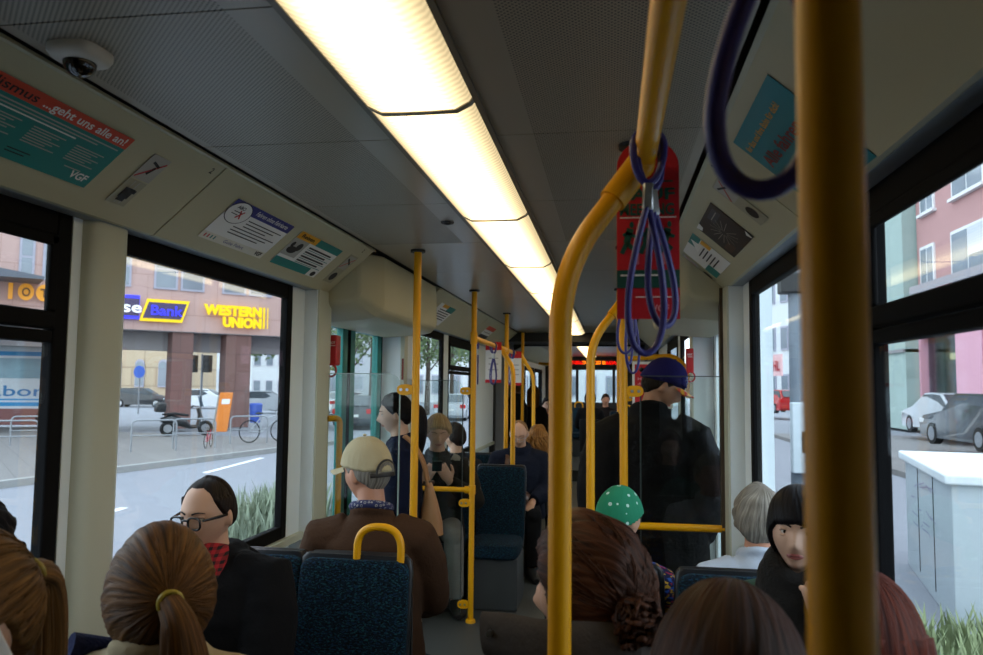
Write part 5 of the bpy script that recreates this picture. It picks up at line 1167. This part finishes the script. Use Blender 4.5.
H_BRN = hairmat('hair_brown', '#1f0f08', '#55301c'); H_DBL = hairmat('hair_dark_blonde', '#32200f', '#7d5a30'); H_BLD = hairmat('hair_light_brown', '#25160b', '#7a5228')
H_BLK = hairmat('hair_black', '#07060a', '#191519'); H_GRY = hairmat('hair_grey', '#4c463f', '#a0988c'); H_RED = hairmat('hair_auburn', '#2c0d07', '#65260f'); H_DK = hairmat('hair_dark', '#0d0908', '#2a1b13')
H_CRL = hairmat('hair_curly', '#5c3a1a', '#b07c40'); H_BOY = hairmat('hair_boy', '#8a6a48', '#d2b084'); H_BR2 = hairmat('hair_mid_brown', '#1a0e07', '#4a2c18')
LIP = mat('lip', '#a05a55', .35); LIP2 = mat('lip_pale', '#a9705f', .4)

def ponytail(P, tie, m, secs, seed, n=46, tie_m=None, flow=True, hline_='full'):
    """tie and secs in head coordinates; strands run over the skull to the tie and down the tail"""
    s, H, Rh, t = P['s'], P['H'], P['Rh'], P['t']; rnd = random.Random(seed); tie = V(tie)
    lock(t, [(H+V(c) if len(q) else 0, a, b) for (c, a, b, *q) in [(Rh @ V(tie), .020, .020, 1)]+[(c, a, b, 1) for c, a, b in secs]], m, s, seed, 'ponytail')
    pa = []
    for i in range(n):      # loose strands along the tail
        f = rnd.uniform(0, 6.28); k = rnd.uniform(.7, 1.06); p = [H+Rh @ tie]
        for c, a, b in secs: p.append(H+V(c)+V((math.cos(f)*a*k, math.sin(f)*b*k, 0)))
        q = []
        for A, B in zip(p, p[1:]): q += [A.lerp(B, u) for u in (0, .5)]
        pa.append((q+[p[-1]], .0022))
    if flow:
        for i in range(420):
            d0 = V((rnd.gauss(0, 1), rnd.gauss(0, 1), rnd.gauss(0, 1))).normalized(); az, el = az_el(d0)
            if el < hline(hline_, az)+4: continue
            q = []; td = tie.normalized()
            for u in (0, .2, .4, .6, .8, .95): d = d0.lerp(td, u).normalized(); q.append(H+Rh @ (skull(d, False)+d*(.0185+.003*u)))
            pa.append((q[::-1] if 0 else q+[H+Rh @ tie], .0012))
    strands(t, pa, m, s=s)
    mb = MB(); ax = (Rh @ tie).normalized(); u = ax.orthogonal().normalized(); v = ax.cross(u)
    for dd in (0, .008): mb.tube([(H+Rh @ (tie)+ax*dd+(u*math.cos(q)+v*math.sin(q))*.0185)*s for q in [2*PI*i/20 for i in range(20)]], .004*s, 8, 0, True)
    mb.mesh('hair_tie', tie_m or mat('hair_tie', '#8a7a2e', .5, var=.4, scale=120), t)

# --- lower left: woman on the phone, facing back to the camera's left
P = person('person with a dark blonde ponytail holding a pale phone to the ear, lower left corner', (-.474, .965), 1.35, 238, 259, 4, vox=.005, female=True, sk=SK, jacket=cloth('brown_coat', '#3a2f28'), collar='band', lean=0,
           hands=lambda z: {'L': (V((-.125, .12, z+.54)), V((.05, -.35, .92)), V((.9, -.1, .1)), (-.7, .1, -.7), 1)})
hair_shell(P['t'], P['H'], P['Rh'], P['s'], H_DBL, 'normal', .018, (0, -.95, .25), .003, 3)
ponytail(P, (0, -.118, .035), H_DBL, [(P['Rh'] @ V((.01, -.150, .01)), .030, .026), (P['Rh'] @ V((.015, -.155, -.08)), .036, .028), (P['Rh'] @ V((.01, -.14, -.20)), .034, .026), (P['Rh'] @ V((0, -.12, -.32)), .012, .010)], 4, hline_='normal')
ph = thing('smartphone', 'pale phone held to the ear at the lower left corner', 'phone', tuple(P['W'](P['hp'](-.105, .025, -.045))), P['ang']+math.degrees(0), None, True)
m = MB(); Rp = Matrix.Rotation(R(259-238), 3, 'Z') @ Matrix.Rotation(R(-28), 3, 'X'); m.obox((0, 0, 0), Rp @ V((.006, 0, 0)), Rp @ V((0, .034, 0)), Rp @ V((0, 0, .066))); m.mesh('case', mat('phone_white', '#d9dadb', .35), ph, smooth=False, bevel=.004)
m = MB(); m.obox(Rp @ V((-.0062, 0, .045)), Rp @ V((.0006, 0, 0)), Rp @ V((0, .008, 0)), Rp @ V((0, 0, .008))); m.mesh('lens', DARK, ph, smooth=False)
# --- dark-haired man at the left edge
P = person('person with spiky dark hair and glasses at the left edge, against the window', (-.91, 1.44), 1.315, 80, 84, 0, thigh=.33, vox=.006, jacket=cloth('dark', '#1b1c20'), lean=0)
hair_shell(P['t'], P['H'], P['Rh'], P['s'], H_BLK, 'normal', .022, (0, -.3, 1), .008, 5, lump=.006)
def glasses(P, m, lens=True, thick=.0028, wide=.030, tall=.019):
    s, t = P['s'], P['t']; fr = MB(); y0 = P['surf'](0, -.002).y+.006
    for e in (-1, 1):
        pts = [P['hp'](e*.0335+wide*.9*_se(math.cos(a), .6)*.82, y0-.012*abs(e*.0335+wide*_se(math.cos(a), .6)*.8)**1.5*12, -.004+tall*_se(math.sin(a), .6)) for a in [2*PI*i/24 for i in range(24)]]
        fr.tube(pts, thick*s, 8, 0, True)
        fr.loft([(P['hp'](e*.061, y0-.008, .006), .004*s, .002*s), (P['hp'](e*.079, .045, .006), .0050*s, .002*s), (P['hp'](e*.083, -.005, .004), .004*s, .002*s), (P['hp'](e*.081, -.02, -.012), .003*s, .002*s)], P['Rh'] @ V((0, 0, 1)), 8)
        if lens:
            l = MB(); c = P['hp'](e*.0335, y0-.001, -.004); l.add([c]+pts, [(0, i+1, (i+1) % 24+1) for i in range(24)]); l.mesh('spectacle_lens', glass('lens', '#eef0f0', .05), t)
    fr.tube([P['hp'](-.011, y0+.001, .004), P['hp'](0, y0+.004, .007), P['hp'](.011, y0+.001, .004)], thick*s, 8); fr.mesh('glasses', m, t)
GLF = mat('glasses_black', '#0c0c0e', .25)
glasses(P, GLF)
# --- woman with the ponytail in front of the man
P = person('person in a light beige coat from behind, brown ponytail with a gold tie', (-.405, 1.36), 1.287, 93, 126, 0, neck=-.07, slope=-.012, neckline=.56, hw=1.1, vox=.006, female=True, jacket=cloth('beige_coat', '#a39579', .3), collar='band', bulk=.036)
hair_shell(P['t'], P['H'], P['Rh'], P['s'], H_BLD, 'full', .020, (0.05, -.95, .22), .0035, 8)
ponytail(P, (.006, -.122, .02), H_BLD, [(P['Rh'] @ V((.02, -.155, -.01)), .028, .025), (P['Rh'] @ V((.03, -.16, -.08)), .040, .030), (P['Rh'] @ V((.035, -.155, -.18)), .046, .030), (P['Rh'] @ V((.04, -.14, -.30)), .040, .024), (P['Rh'] @ V((.04, -.13, -.42)), .012, .01)], 9, 70, mat('hair_tie_gold', '#9c8a2c', .35, var=.5, scale=150))
m = MB(); T_ = P['T']; m.tube([T_(-.16+.05*i, -.02+.06*math.sin(i), .505+.02*math.cos(i*1.7)) *P['s'] for i in range(4)], .028, 10); o = m.mesh('scarf', cloth('navy_scarf', '#1d2444', .8, 120, .5), P['t']); 
# --- man with glasses facing the camera
P = person('person with receding dark hair and black glasses, black hooded jacket over a red plaid shirt', (-.845, 2.32), 1.262, 272, 262, 5, thigh=.34, roll=0, vox=.0045, sk=SK, jacket=cloth('black_jacket', '#0e0e11', .3), collar='hood', bulk=.045, lean=-2, tilt=5, neck=-.02, eyes=('#3a2a1c', -6), brow=mat('brow_dark', '#1a110d', .8), lipm=LIP2, hw=1.12)
def stub(az, el): return .005 if el > 40 and az < 120 else .011
hair_shell(P['t'], P['H'], P['Rh'], P['s'], H_DK, 'receding', .010, (0, -.3, 1), .0015, 12, soft=14, thf=stub)
glasses(P, GLF, True, .0036)
T_, s_ = P['T'], P['s']
m = MB(); m.loft([(T_(0, .105, .20)*s_, .075, .055), (T_(0, .112, .33)*s_, .08, .052), (T_(0, .085, .43)*s_, .085, .05), (T_(0, .045, .49)*s_, .085, .06), (T_(0, .015, .535)*s_, .068, .066), (T_(0, .01, .552)*s_, .060, .06)], (1, 0, 0), 22); m.mesh('plaid_shirt', plaid('plaid_red', '#a81c26', '#1a0d10', 16), P['t'])
m = MB(); m.box(-.004, .004, 0, .006, 0, .02); m.v = [T_(.075, .165, .17)*s_+v for v in m.v]; m.mesh('zip', STEEL, P['t'])
# --- older man in the beige cap, back to the camera
P = person('person seen from behind in a beige baseball cap and brown jacket', (-.535, 2.985), 1.335, 98, 150, 6, vox=.006, sk=SKR, jacket=cloth('brown_jacket', '#3f2a1c', .25, 90), collar='band', bulk=.032, hw=1.08, lean=2, trousers=cloth('pale_trousers', '#b9b4a6'))
hair_shell(P['t'], P['H'], P['Rh'], P['s'], H_GRY, 'normal', .007, (0, -.3, 1), .0015, 14)
HL['cap'] = [(0, 18), (50, 16), (90, 12), (130, 2), (180, -4)]
def cap(P, m, brim_m, strap=None, tilt=(0, 0), puff=.020, brim_len=.09, seam=None):
    s, H, Rh, t = P['s'], P['H'], P['Rh'], P['t']
    o = hair_shell(t, H, Rh, s, m, 'cap', puff, (0, 0, 1), .0012, 21, 'cap', soft=3, thf=lambda az, el: puff+.008*sm(el, 15, 60)-.004*sm(el, 75, 90))
    b = MB(); rs = []
    for i in range(9):
        u = (i/8-.5)*2; a = R(90-u*62); row = []
        for k in range(6):
            v = k/5; r0 = .098; x = r0*math.cos(a)*.86; y = r0*math.sin(a)*1.02+brim_len*v*(1-.35*u*u); row.append(V((x, y, .026-.012*v-.016*u*u)))
        rs.append(row)
    vs = [p for r in rs for p in r]; n = len(vs); vs += [p+V((0, 0, .004)) for p in vs]; fs = []
    for i in range(8):
        for k in range(5): q = (i*6+k, i*6+k+1, (i+1)*6+k+1, (i+1)*6+k); fs += [q, tuple(x+n for x in q[::-1])]
    for i in range(8): fs += [(i*6+5, i*6+5+n, (i+1)*6+5+n, (i+1)*6+5), (i*6, (i+1)*6, (i+1)*6+n, i*6+n)]
    for k in range(5): fs += [(k, k+n, k+1+n, k+1), (48+k, 48+k+1, 48+k+1+n, 48+k+n)]
    b.add([(H+Rh @ p)*s for p in vs], fs); b.mesh('cap_brim', brim_m, t)
    b = MB(); b.ell((H+Rh @ V((0, 0, .148)))*s, .008*s, .008*s, .005*s); b.mesh('cap_button', m, t)
    if strap:
        st = MB(); q = []
        for i in range(-7, 8):
            d = V((math.sin(R(180+i*5)), math.cos(R(180+i*5)), .03)); p = skull(d.normalized(), False)+d.normalized()*.023; q.append((H+Rh @ V((p.x, p.y, -.012+.0*i)))*s)
        st.loft([(p, .008*s, .002*s) for p in q], Rh @ V((0, 0, 1)), 8)
        q = []
        for i in range(13):
            a = PI*i/12; xx = .045*math.cos(a); zz = -.006+.045*math.sin(a); d = V((xx, -.105, zz)).normalized(); p = skull(d, False)+d*.0265; q.append((H+Rh @ V((p.x, p.y, p.z)))*s)
        st.loft([(p, .0045*s, .002*s) for p in q], Rh @ V((0, 0, 1)), 8); st.mesh('cap_strap', strap, t)
        op = MB(); c = [(H+Rh @ (skull(V((.040*math.cos(PI*i/12), -.105, -.006+.038*math.sin(PI*i/12))).normalized(), False)+V((.040*math.cos(PI*i/12), -.105, -.006+.038*math.sin(PI*i/12))).normalized()*.0255))*s for i in range(13)]
        op.add(c, [tuple(range(13))]); op.mesh('hair_at_opening', H_GRY, t, uvs=[(i/13, .3) for i in range(13)])
cap(P, cloth('cap_beige', '#ada081', .25, 120), MATS['cloth_cap_beige'], mat('cap_strap_dark', '#1b1512', .6))
m = MB(); T_ = P['T']; s_ = P['s']
m.tube([T_(.072*math.cos(q), -.004+.072*math.sin(q), .545-.02*math.sin(q))*s_ for q in [2*PI*i/26 for i in range(26)]], .017, 10, 0, True); m.mesh('neckerchief', spotted('kerchief_blue', '#20264f', '#a9a4a0', 70, .3), P['t'])

# --- standing woman with the tan handbag
P = person('person standing in profile by the left door, dark hair tied back, navy coat', (-.735, 4.08), 1.51, 192, 197, 4, sit=False, female=True, vox=.006, jacket=cloth('navy_coat', '#151b33', .3), collar='band', bulk=.034, long=True, brow=mat('brow_dark', '#1a110d'), eyes=('#3a2a1c',), lipm=LIP2, sk=SKP)
hair_shell(P['t'], P['H'], P['Rh'], P['s'], H_BLK, 'normal', .013, (0, -.9, .5), .002, 31)
ponytail(P, (0, -.115, .03), H_BLK, [(P['Rh'] @ V((0, -.15, .015)), .035, .03), (P['Rh'] @ V((0, -.165, -.06)), .042, .034), (P['Rh'] @ V((0, -.155, -.17)), .036, .03), (P['Rh'] @ V((0, -.14, -.27)), .014, .012)], 32, 30, DARK, hline_='normal')
bx_, by_ = -.515, 4.02
t = thing('handbag', 'tan leather shoulder bag hanging behind the yellow door pole', 'bag', (bx_, by_, .76))
TAN = mat('tan_leather', '#a97b52', .45, var=.12, scale=14)
m = MB(); m.loft([((bx_+.02, by_, .76), .04, .03), ((bx_+.01, by_, .775), .075, .045), ((bx_+.005, by_, .85), .072, .045), ((bx_, by_, .95), .048, .03), ((bx_-.01, by_, 1.05), .02, .014)], (.9, -.4, 0), 22); m.mesh('bag_body', TAN, t)
for dy in (-.018, .018):
    m = MB(); q = [(bx_-.01, by_+dy, 1.03), (bx_-.03, by_+dy-.02, 1.15), (bx_-.08, by_+dy-.06, 1.26), (bx_-.125, by_+dy-.085, 1.30)]; m.tube(fillet(q, .05), .009, 10); m.mesh('strap', TAN, t)
m = MB(); m.cyl((bx_-.03, by_-.025, 1.05), (bx_+.01, by_+.025, 1.05), .011); m.mesh('buckle', mat('buckle_dark', '#3a2a20', .4), t)

# --- boy with the phone
P = person('person with light brown hair looking down at a phone, dark jacket with grey sleeves', (-.815, 5.50), 1.34, 283, 287, 13, thigh=.33, vox=.006, jacket=cloth('track_jacket', '#22211f', .3), bulk=.028, lean=6, collar='band', brow=mat('brow_light', '#5a4430'), lipm=LIP2, trousers=cloth('grey_trousers', '#7e7a76'), curl=.9,
           hands=lambda z: {'L': (V((-.09, .25, z+.34)), V((.45, .30, .8)), V((.4, -.3, .6)), (-.7, -.1, -.8), 1), 'R': (V((.09, .25, z+.34)), V((-.45, .30, .8)), V((-.4, -.3, .6)), (.8, -.1, -.8), 1)}, knees=(-.04, .03))
hair_shell(P['t'], P['H'], P['Rh'], P['s'], H_BOY, 'boy', .022, (0, -.3, 1), .004, 41)
ws = P['arms'][1]
q = (V((0.0, .315, P['pz']+.45)))*P['s']; t = thing('smartphone', 'phone held in both hands by the boy in the dark jacket', 'phone', tuple(P['W'](q)), P['ang'], None, True)
m = MB(); m.obox((0, 0, 0), (.034, 0, 0), (0, .05, .045), (0, -.004, .0045)); m.mesh('case', DARK, t, smooth=False); m = MB(); m.obox((0, -.0052, .0052), (.030, 0, 0), (0, .044, .040), (0, -.0005, .0005)); m.mesh('screen', emitmat('phone_glow', '#bcd4ff', 1.2), t, smooth=False)
m = MB(); T_ = P['T']; s_ = P['s']
for e in (-1, 1):
    A, B = T_(e*.10, .01, .495), T_(e*.19, .01, .428); El = P['arms'][0 if e < 0 else 1][0]
    m = MB(); m.loft([((A)*s_, .05, .04), (B*s_, .055, .060), (B.lerp(El, .5)*s_+V((e*.012, .008, 0)), .052, .062), (El*s_+V((e*.010, 0, 0)), .05, .055)], (0, 1, 0), 14); m.mesh('sleeve_panel', cloth('grey_sleeve', '#8b877f'), P['t'])
m = MB(); m.ell(T_(.085, .155, .33)*s_, .022, .006, .026, 14, 8); m.mesh('badge', WHT, P['t'])
# --- dark head behind him
P = person('person with dark hair beside the window, just behind the boy with the phone', (-.86, 6.32), 1.245, 265, 150, 0, vox=.008, jacket=cloth('dark', '#1b1c20')); hair_shell(P['t'], P['H'], P['Rh'], P['s'], H_DK, 'boy', .02, (0, -.3, 1), .003, 51)
# --- bald man in navy
P = person('person with a bald head bent down, navy coat, brown bag on the lap', (-.345, 6.58), 1.27, 283, 270, 24, vox=.007, sk=SK, jacket=cloth('navy_wool', '#161a28', .3), bulk=.042, hw=1.1, lean=8, collar='high', brow=mat('brow_light', '#5a4430'), trousers=cloth('black_trousers', '#141416'), knees=(.03, .06))
hair_shell(P['t'], P['H'], P['Rh'], P['s'], hairmat('hair_sandy', '#6b4a30', '#a8805a'), 'bald', .007, (0, -.3, 1), .0015, 55)
glasses(P, STEEL, True, .0012)
lap = P['W'](V((.10, .32, P['pz']*P['s']+.10))); BAGM = mat('brown_leather', '#4a3222', .4, var=.2, scale=12)
t = thing('handbag', 'brown bag on the lap of the bald man in navy', 'bag', tuple(lap)); m = MB(); m.loft([(lap+V((-.14, 0, 0)), .05, .06), (lap+V((-.1, 0, .02)), .075, .09), (lap+V((.1, 0, .02)), .075, .09), (lap+V((.14, 0, 0)), .05, .06)], (0, 0, 1), 18); m.mesh('bag_body', BAGM, t)
m = MB(); m.box(lap.x-.1, lap.x+.1, lap.y-.085, lap.y-.07, lap.z+.0, lap.z+.06); m.mesh('flap', mat('tan_flap', '#7a5a3a', .4), t, bevel=.005)
m = MB(); T_ = P['T']; s_ = P['s']; m.loft([(T_(.16, .08, .20)*s_, .02, .004), (T_(.145, .165, .34)*s_, .02, .004), (T_(.12, .12, .46)*s_, .02, .004), (T_(.11, .0, .515)*s_, .02, .004), (T_(.11, -.11, .46)*s_, .02, .004)], (1, 0, 0), 8); m.mesh('shoulder_strap', mat('strap_brown', '#5b3a24', .5), P['t'])
# --- curly blonde woman
P = person('person with long curly blonde hair behind the bald man in navy', (-.235, 7.12), 1.18, 88, 95, 0, female=True, vox=.009, jacket=cloth('dark', '#1b1c20'))
hair_shell(P['t'], P['H'], P['Rh'], P['s'], H_CRL, 'full', .035, (0, -.3, 1), .008, 61, lump=.016)
b = MB(); rnd = random.Random(4); pa = []
for i in range(110):
    a = rnd.uniform(R(70), R(290)); r0 = rnd.uniform(.07, .12); x0, y0 = r0*math.sin(a), r0*math.cos(a)-.03; L = rnd.uniform(.22, .38); ph_ = rnd.uniform(0, 6)
    pa.append(([P['H']+V((x0*(1+.5*u)+.014*math.cos(ph_+u*16), y0*(1+.4*u)+.014*math.sin(ph_+u*16), .04-L*u)) for u in [k/14 for k in range(15)]], .008))
strands(P['t'], pa, H_CRL, name='curls', s=P['s'])
# --- others toward the front
P = person('person with dark skin standing in the articulation, black coat', (-.74, 9.75), 1.72, 5, 310, 5, sit=False, vox=.009, sk=SKD, jacket=cloth('black_jacket', '#0e0e11'), long=True); hair_shell(P['t'], P['H'], P['Rh'], P['s'], H_BLK, 'normal', .006, (0, -.3, 1), .001, 71)
P = person('person with light brown hair standing back to the camera beyond the flyers', (-.60, 10.35), 1.56, 88, 80, 0, sit=False, vox=.009, hw=.85, female=True, jacket=cloth('dark_coat', '#1a1516'), long=True); hair_shell(P['t'], P['H'], P['Rh'], P['s'], H_BLD, 'full', .02, (0, -.3, 1), .003, 73)
lock(P['t'], [(P['H']+V((0, -.05, .03)), .085, .065), (P['H']+V((0, -.07, -.10)), .09, .05), (P['H']+V((0, -.08, -.22)), .07, .03)], H_BLD, P['s'], 3)
P = person('person with dark hair and a red scarf facing the camera, beyond the articulation', (-.50, 11.6), 1.40, 275, 275, 0, vox=.009, s=1.0, female=True, jacket=cloth('dark_coat', '#1a1516'), brow=mat('brow_dark', '#1a110d'), lipm=LIP); hair_shell(P['t'], P['H'], P['Rh'], P['s'], H_BLK, 'normal', .02, (0, -.3, 1), .003, 75)
m = MB(); T_ = P['T']; s_ = P['s']; m.tube([T_(.075*math.cos(q), .0+.075*math.sin(q), .53-.02*math.sin(q))*s_ for q in [2*PI*i/24 for i in range(24)]], .035, 10, 0, True); m.loft([(T_(.02, .11, .50)*s_, .05, .02), (T_(.02, .16, .36)*s_, .055, .02), (T_(.02, .16, .2)*s_, .055, .02)], (1, 0, 0), 12); m.mesh('scarf', cloth('red_scarf', '#7c1820'), P['t'])
seat('blue seat in the front car under the person with the red scarf', -.50, 11.84, False, False); 
P = person('person with short dark hair seen from behind at the front, before the bright cabin window', (.05, 14.6), 1.45, 90, 90, 0, vox=.01, s=1.0, jacket=cloth('black_jacket', '#0e0e11')); hair_shell(P['t'], P['H'], P['Rh'], P['s'], H_BLK, 'full', .035, (0, -.3, 1), .003, 77)
P = person('person facing back at the front of the tram, right of the dark-haired one', (.33, 15.6), 1.42, 270, 280, 0, vox=.01, s=1.0, sk=SKR, jacket=cloth('dark_coat', '#1a1516')); hair_shell(P['t'], P['H'], P['Rh'], P['s'], H_DK, 'normal', .012, (0, -.3, 1), .002, 79)
seat('dark blue seat at the front under the person facing back', .33, 15.85, False, False, .0); seat('dark blue seat at the front under the dark-haired person', .05, 14.4, True, False, .0)

# --- right side
P = person('person standing back to the camera in a black jacket and blue cap', (.69, 3.95), 1.69, 92, 8, 26, sit=False, vox=.0065, sk=SKR, jacket=cloth('black_parka', '#111113', .3), bulk=.065, hw=1.22, slope=.035, collar='high', long=True, trousers=cloth('black_trousers', '#141416'))
hair_shell(P['t'], P['H'], P['Rh'], P['s'], H_DK, 'normal', .008, (0, -.3, 1), .002, 81)
m_, m2 = cloth('cap_blue', '#1d1a50', .25, 120), striped('cap_brim_red_yellow', '#c21a22', '#d8a21c', 9, 'X')
cap(P, m_, m2, None, puff=.024, brim_len=.07)
m = MB(); m.ell(P['hp'](-.03, -.128, .03), .012, .012, .012); m.mesh('cap_clasp', DARK, P['t'])
# child in the green bandana
P = person('person in a green bandana with white print, back to the camera, colourful jacket', (.465, 2.93), 1.19, 88, 52, 0, vox=.006, sk=SK, jacket=fabric('colour_jacket', '#1a1c3c', ['#8a2440', '#2a4f9a', '#b08a2a'], 34, .56), bulk=.024, s=.9, lean=0)
HL['bandana'] = [(0, 14), (60, 8), (80, 2), (100, -6), (140, -20), (180, -28)]
hair_shell(P['t'], P['H'], P['Rh'], P['s'], spotted('bandana_green', '#0c7a58', '#b9d6cb', 30, .17), 'bandana', .016, (0, 0, 1), .0012, 84, 'bandana', soft=3)
m = MB(); m.ell(P['hp'](0, -.115, -.035), .02, .014, .014); m.loft([(P['hp'](0, -.115, -.04), .012, .006), (P['hp'](.012, -.135, -.09), .02, .004)], (1, 0, 0), 10); m.loft([(P['hp'](0, -.115, -.04), .012, .006), (P['hp'](-.02, -.13, -.085), .02, .004)], (1, 0, 0), 10); m.mesh('bandana_knot', MATS['bandana_green'], P['t'])
# brown-haired woman with a low bun, face turned left
P = person('person with a low brown curly bun and big grey collar, behind the nearest bent pole', (.392, 1.455), 1.315, 100, 160, 3, neck=-.02,  vox=.0055, female=True, sk=SK, jacket=cloth('grey_jacket', '#453f3b', .3), bulk=.042, collar='hood', lean=0, lipm=LIP2, brow=mat('brow_dark', '#1a110d'))
hair_shell(P['t'], P['H'], P['Rh'], P['s'], H_BRN, 'full', .024, (.0, -.9, -.25), .004, 91, lump=.004)
rnd = random.Random(8); pa = []; bc = V((-.066, -.112, -.030))
for i in range(90):
    d = V((rnd.gauss(0, 1), rnd.gauss(0, 1), rnd.gauss(0, 1))).normalized(); u = d.orthogonal().normalized(); v = d.cross(u); r0 = rnd.uniform(.02, .045); c = bc+d*rnd.uniform(0, .025)
    pa.append(([P['H']+P['Rh'] @ (c+(u*math.cos(q)+v*math.sin(q))*r0) for q in [rnd.uniform(0, 3)+k*.42 for k in range(11)]], .006))
strands(P['t'], pa, H_BRN, name='curly_bun', s=P['s'])
pa = []
for i in range(160):
    d0 = V((rnd.gauss(0, 1), rnd.gauss(0, 1), rnd.gauss(.2, 1))).normalized(); az, el = az_el(d0)
    if el < hline('full', az)+4: continue
    td = bc.normalized(); pa.append(([P['H']+P['Rh'] @ (skull(d0.lerp(td, u).normalized(), False)+d0.lerp(td, u).normalized()*(.024+.004*math.sin(u*9+i))) for u in (0, .2, .4, .6, .8, .95)], .0013))
strands(P['t'], pa, H_BRN, s=P['s'])
T_, s_ = P['T'], P['s']
m = MB(); m.loft([(T_(-.215, .06, .565)*s_, .040, .012), (T_(-.17, .02, .572)*s_, .042, .016), (T_(-.12, -.045, .578)*s_, .045, .018), (T_(-.05, -.092, .585)*s_, .048, .02), (T_(.04, -.10, .585)*s_, .048, .02), (T_(.11, -.05, .575)*s_, .045, .016), (T_(.125, .05, .55)*s_, .04, .012)], (0, 0, 1), 14); o = m.mesh('stand_up_collar', MATS['cloth_grey_jacket'], P['t'])
m = MB(); m.cyl(T_(-.20, .036, .575)*s_, T_(-.206, .022, .575)*s_, .006); m.mesh('snap_button', STEEL, P['t'])
# brown head at the bottom edge
P = person('person with straight brown hair seen from above at the bottom edge, nearest the camera', (.575, 1.0), 1.312, 140, 92, 0, vox=.006, female=True, s=1.0, sk=SK, jacket=cloth('dark_coat', '#1a1516'), lean=0)
hair_shell(P['t'], P['H'], P['Rh'], P['s'], H_BR2, 'full', .022, (.1, .25, 1), .003, 95)
lock(P['t'], [(P['H']+P['Rh'] @ V((0, -.045, .04)), .088, .070), (P['H']+P['Rh'] @ V((0, -.06, -.08)), .098, .06), (P['H']+P['Rh'] @ V((0, -.07, -.2)), .085, .035), (P['H']+P['Rh'] @ V((0, -.08, -.28)), .06, .02)], H_BR2, P['s'], 5)
# woman with the black fringe
P = person('person with a straight black fringe, black scarf and green leather jacket, chin on the hand', (.94, 2.25), 1.286, 255, 254, -2, roll=-3, vox=.0045, female=True, sk=SKP, s=.9, jacket=mat('leather_green', '#0f4a44', .42, var=.2, scale=20, bump=.2, bscale=60), bulk=.024, lean=10, eyes=('#3a2b22', 4), brow=mat('brow_dark', '#1a110d'), lipm=LIP, curl=1.1,
           hands=lambda z: {'L': (V((-.075, .265, z+.43)), V((.22, -.12, .95)), V((.35, -.9, .15)), (-.5, .3, -.8), 1)})
hair_shell(P['t'], P['H'], P['Rh'], P['s'], H_BLK, 'fringe', .020, (0, -.2, 1), .0022, 101, soft=3, thf=lambda az, el: .013+.010*sm(el, 10, 60))
T_, s_ = P['T'], P['s']
m = MB()
for k_, (zz, rx, rr) in enumerate(((.575, .070, .034), (.535, .080, .040), (.49, .088, .040))): m.tube([(T_(rx*math.cos(q), .012+rx*math.sin(q), zz-.03*math.sin(q)+.006*math.sin(3*q+k_)))*s_ for q in [2*PI*i/28 for i in range(28)]], rr, 12, 0, True)
m.loft([(T_(0, .10, .49)*s_, .08, .04), (T_(.0, .15, .38)*s_, .09, .035), (T_(.01, .155, .22)*s_, .08, .03)], (1, 0, 0), 16); o = m.mesh('scarf', mat('scarf_black', '#0b0a0c', .95, bump=.5, bscale=90), P['t']); remesh(o, .008, 2, .006, .03)
# her raised forearm and hand under the chin are part of a second mesh pass below
CHIN = P
# grey-haired passenger
P = person('person with short grey hair and a pale shirt, by the right window', (.955, 2.90), 1.215, 92, 85, -2, neck=-.03, vox=.006, sk=SKR, jacket=cloth('pale_shirt', '#b9c3d3', .2, 50, .04), bulk=.016, hw=1.06, collar='shirt', s=.95)
hair_shell(P['t'], P['H'], P['Rh'], P['s'], H_GRY, 'normal', .017, (.1, -.25, 1), .0022, 111, lump=.007)
# auburn woman
P = person('person with straight auburn hair at the lower right, back to the camera', (.855, 1.40), 1.25, 90, 88, 0, vox=.006, female=True, s=.95, sk=SKP, jacket=cloth('dark_coat', '#1a1516'))
hair_shell(P['t'], P['H'], P['Rh'], P['s'], H_RED, 'full', .018, (0, -.1, 1), .0022, 121)
lock(P['t'], [(P['H']+V((0, -.045, .04)), .086, .066), (P['H']+V((0, -.06, -.08)), .095, .055), (P['H']+V((0, -.07, -.2)), .09, .035), (P['H']+V((0, -.08, -.3)), .07, .02)], H_RED, P['s'], 6)
# ------------------------------------------------------------------ light: overcast sky through the windows, lamps above
w = bpy.data.worlds.new('sky'); SC.world = w; w.use_nodes = True; nt = w.node_tree; nt.nodes.clear()
o = nt.nodes.new('ShaderNodeOutputWorld'); bg = nt.nodes.new('ShaderNodeBackground'); tc = nt.nodes.new('ShaderNodeTexCoord'); sp = nt.nodes.new('ShaderNodeSeparateXYZ')
mr = nt.nodes.new('ShaderNodeMapRange'); mr.inputs['From Min'].default_value = -.05; mr.inputs['From Max'].default_value = .9
mx = nt.nodes.new('ShaderNodeMix'); mx.data_type = 'RGBA'; mx.inputs[6].default_value = (.86, .90, 1, 1); mx.inputs[7].default_value = (.74, .84, 1, 1)
nt.links.new(tc.outputs['Generated'], sp.inputs[0]); nt.links.new(sp.outputs[2], mr.inputs['Value']); nt.links.new(mr.outputs[0], mx.inputs[0]); nt.links.new(mx.outputs[2], bg.inputs[0]); nt.links.new(bg.outputs[0], o.inputs[0])
bg.inputs[1].default_value = 3.5
SC.view_settings.view_transform = 'Standard'; SC.view_settings.look = 'None'; SC.view_settings.gamma = 1; SC.view_settings.use_curve_mapping = False
SC.view_settings.exposure = .15
SC.cycles.max_bounces = 10; SC.cycles.diffuse_bounces = 4; SC.cycles.transparent_max_bounces = 16; SC.cycles.sample_clamp_indirect = 6
SC.cycles.caustics_reflective = False; SC.cycles.caustics_refractive = False
for m in bpy.data.materials: m.use_backface_culling = False
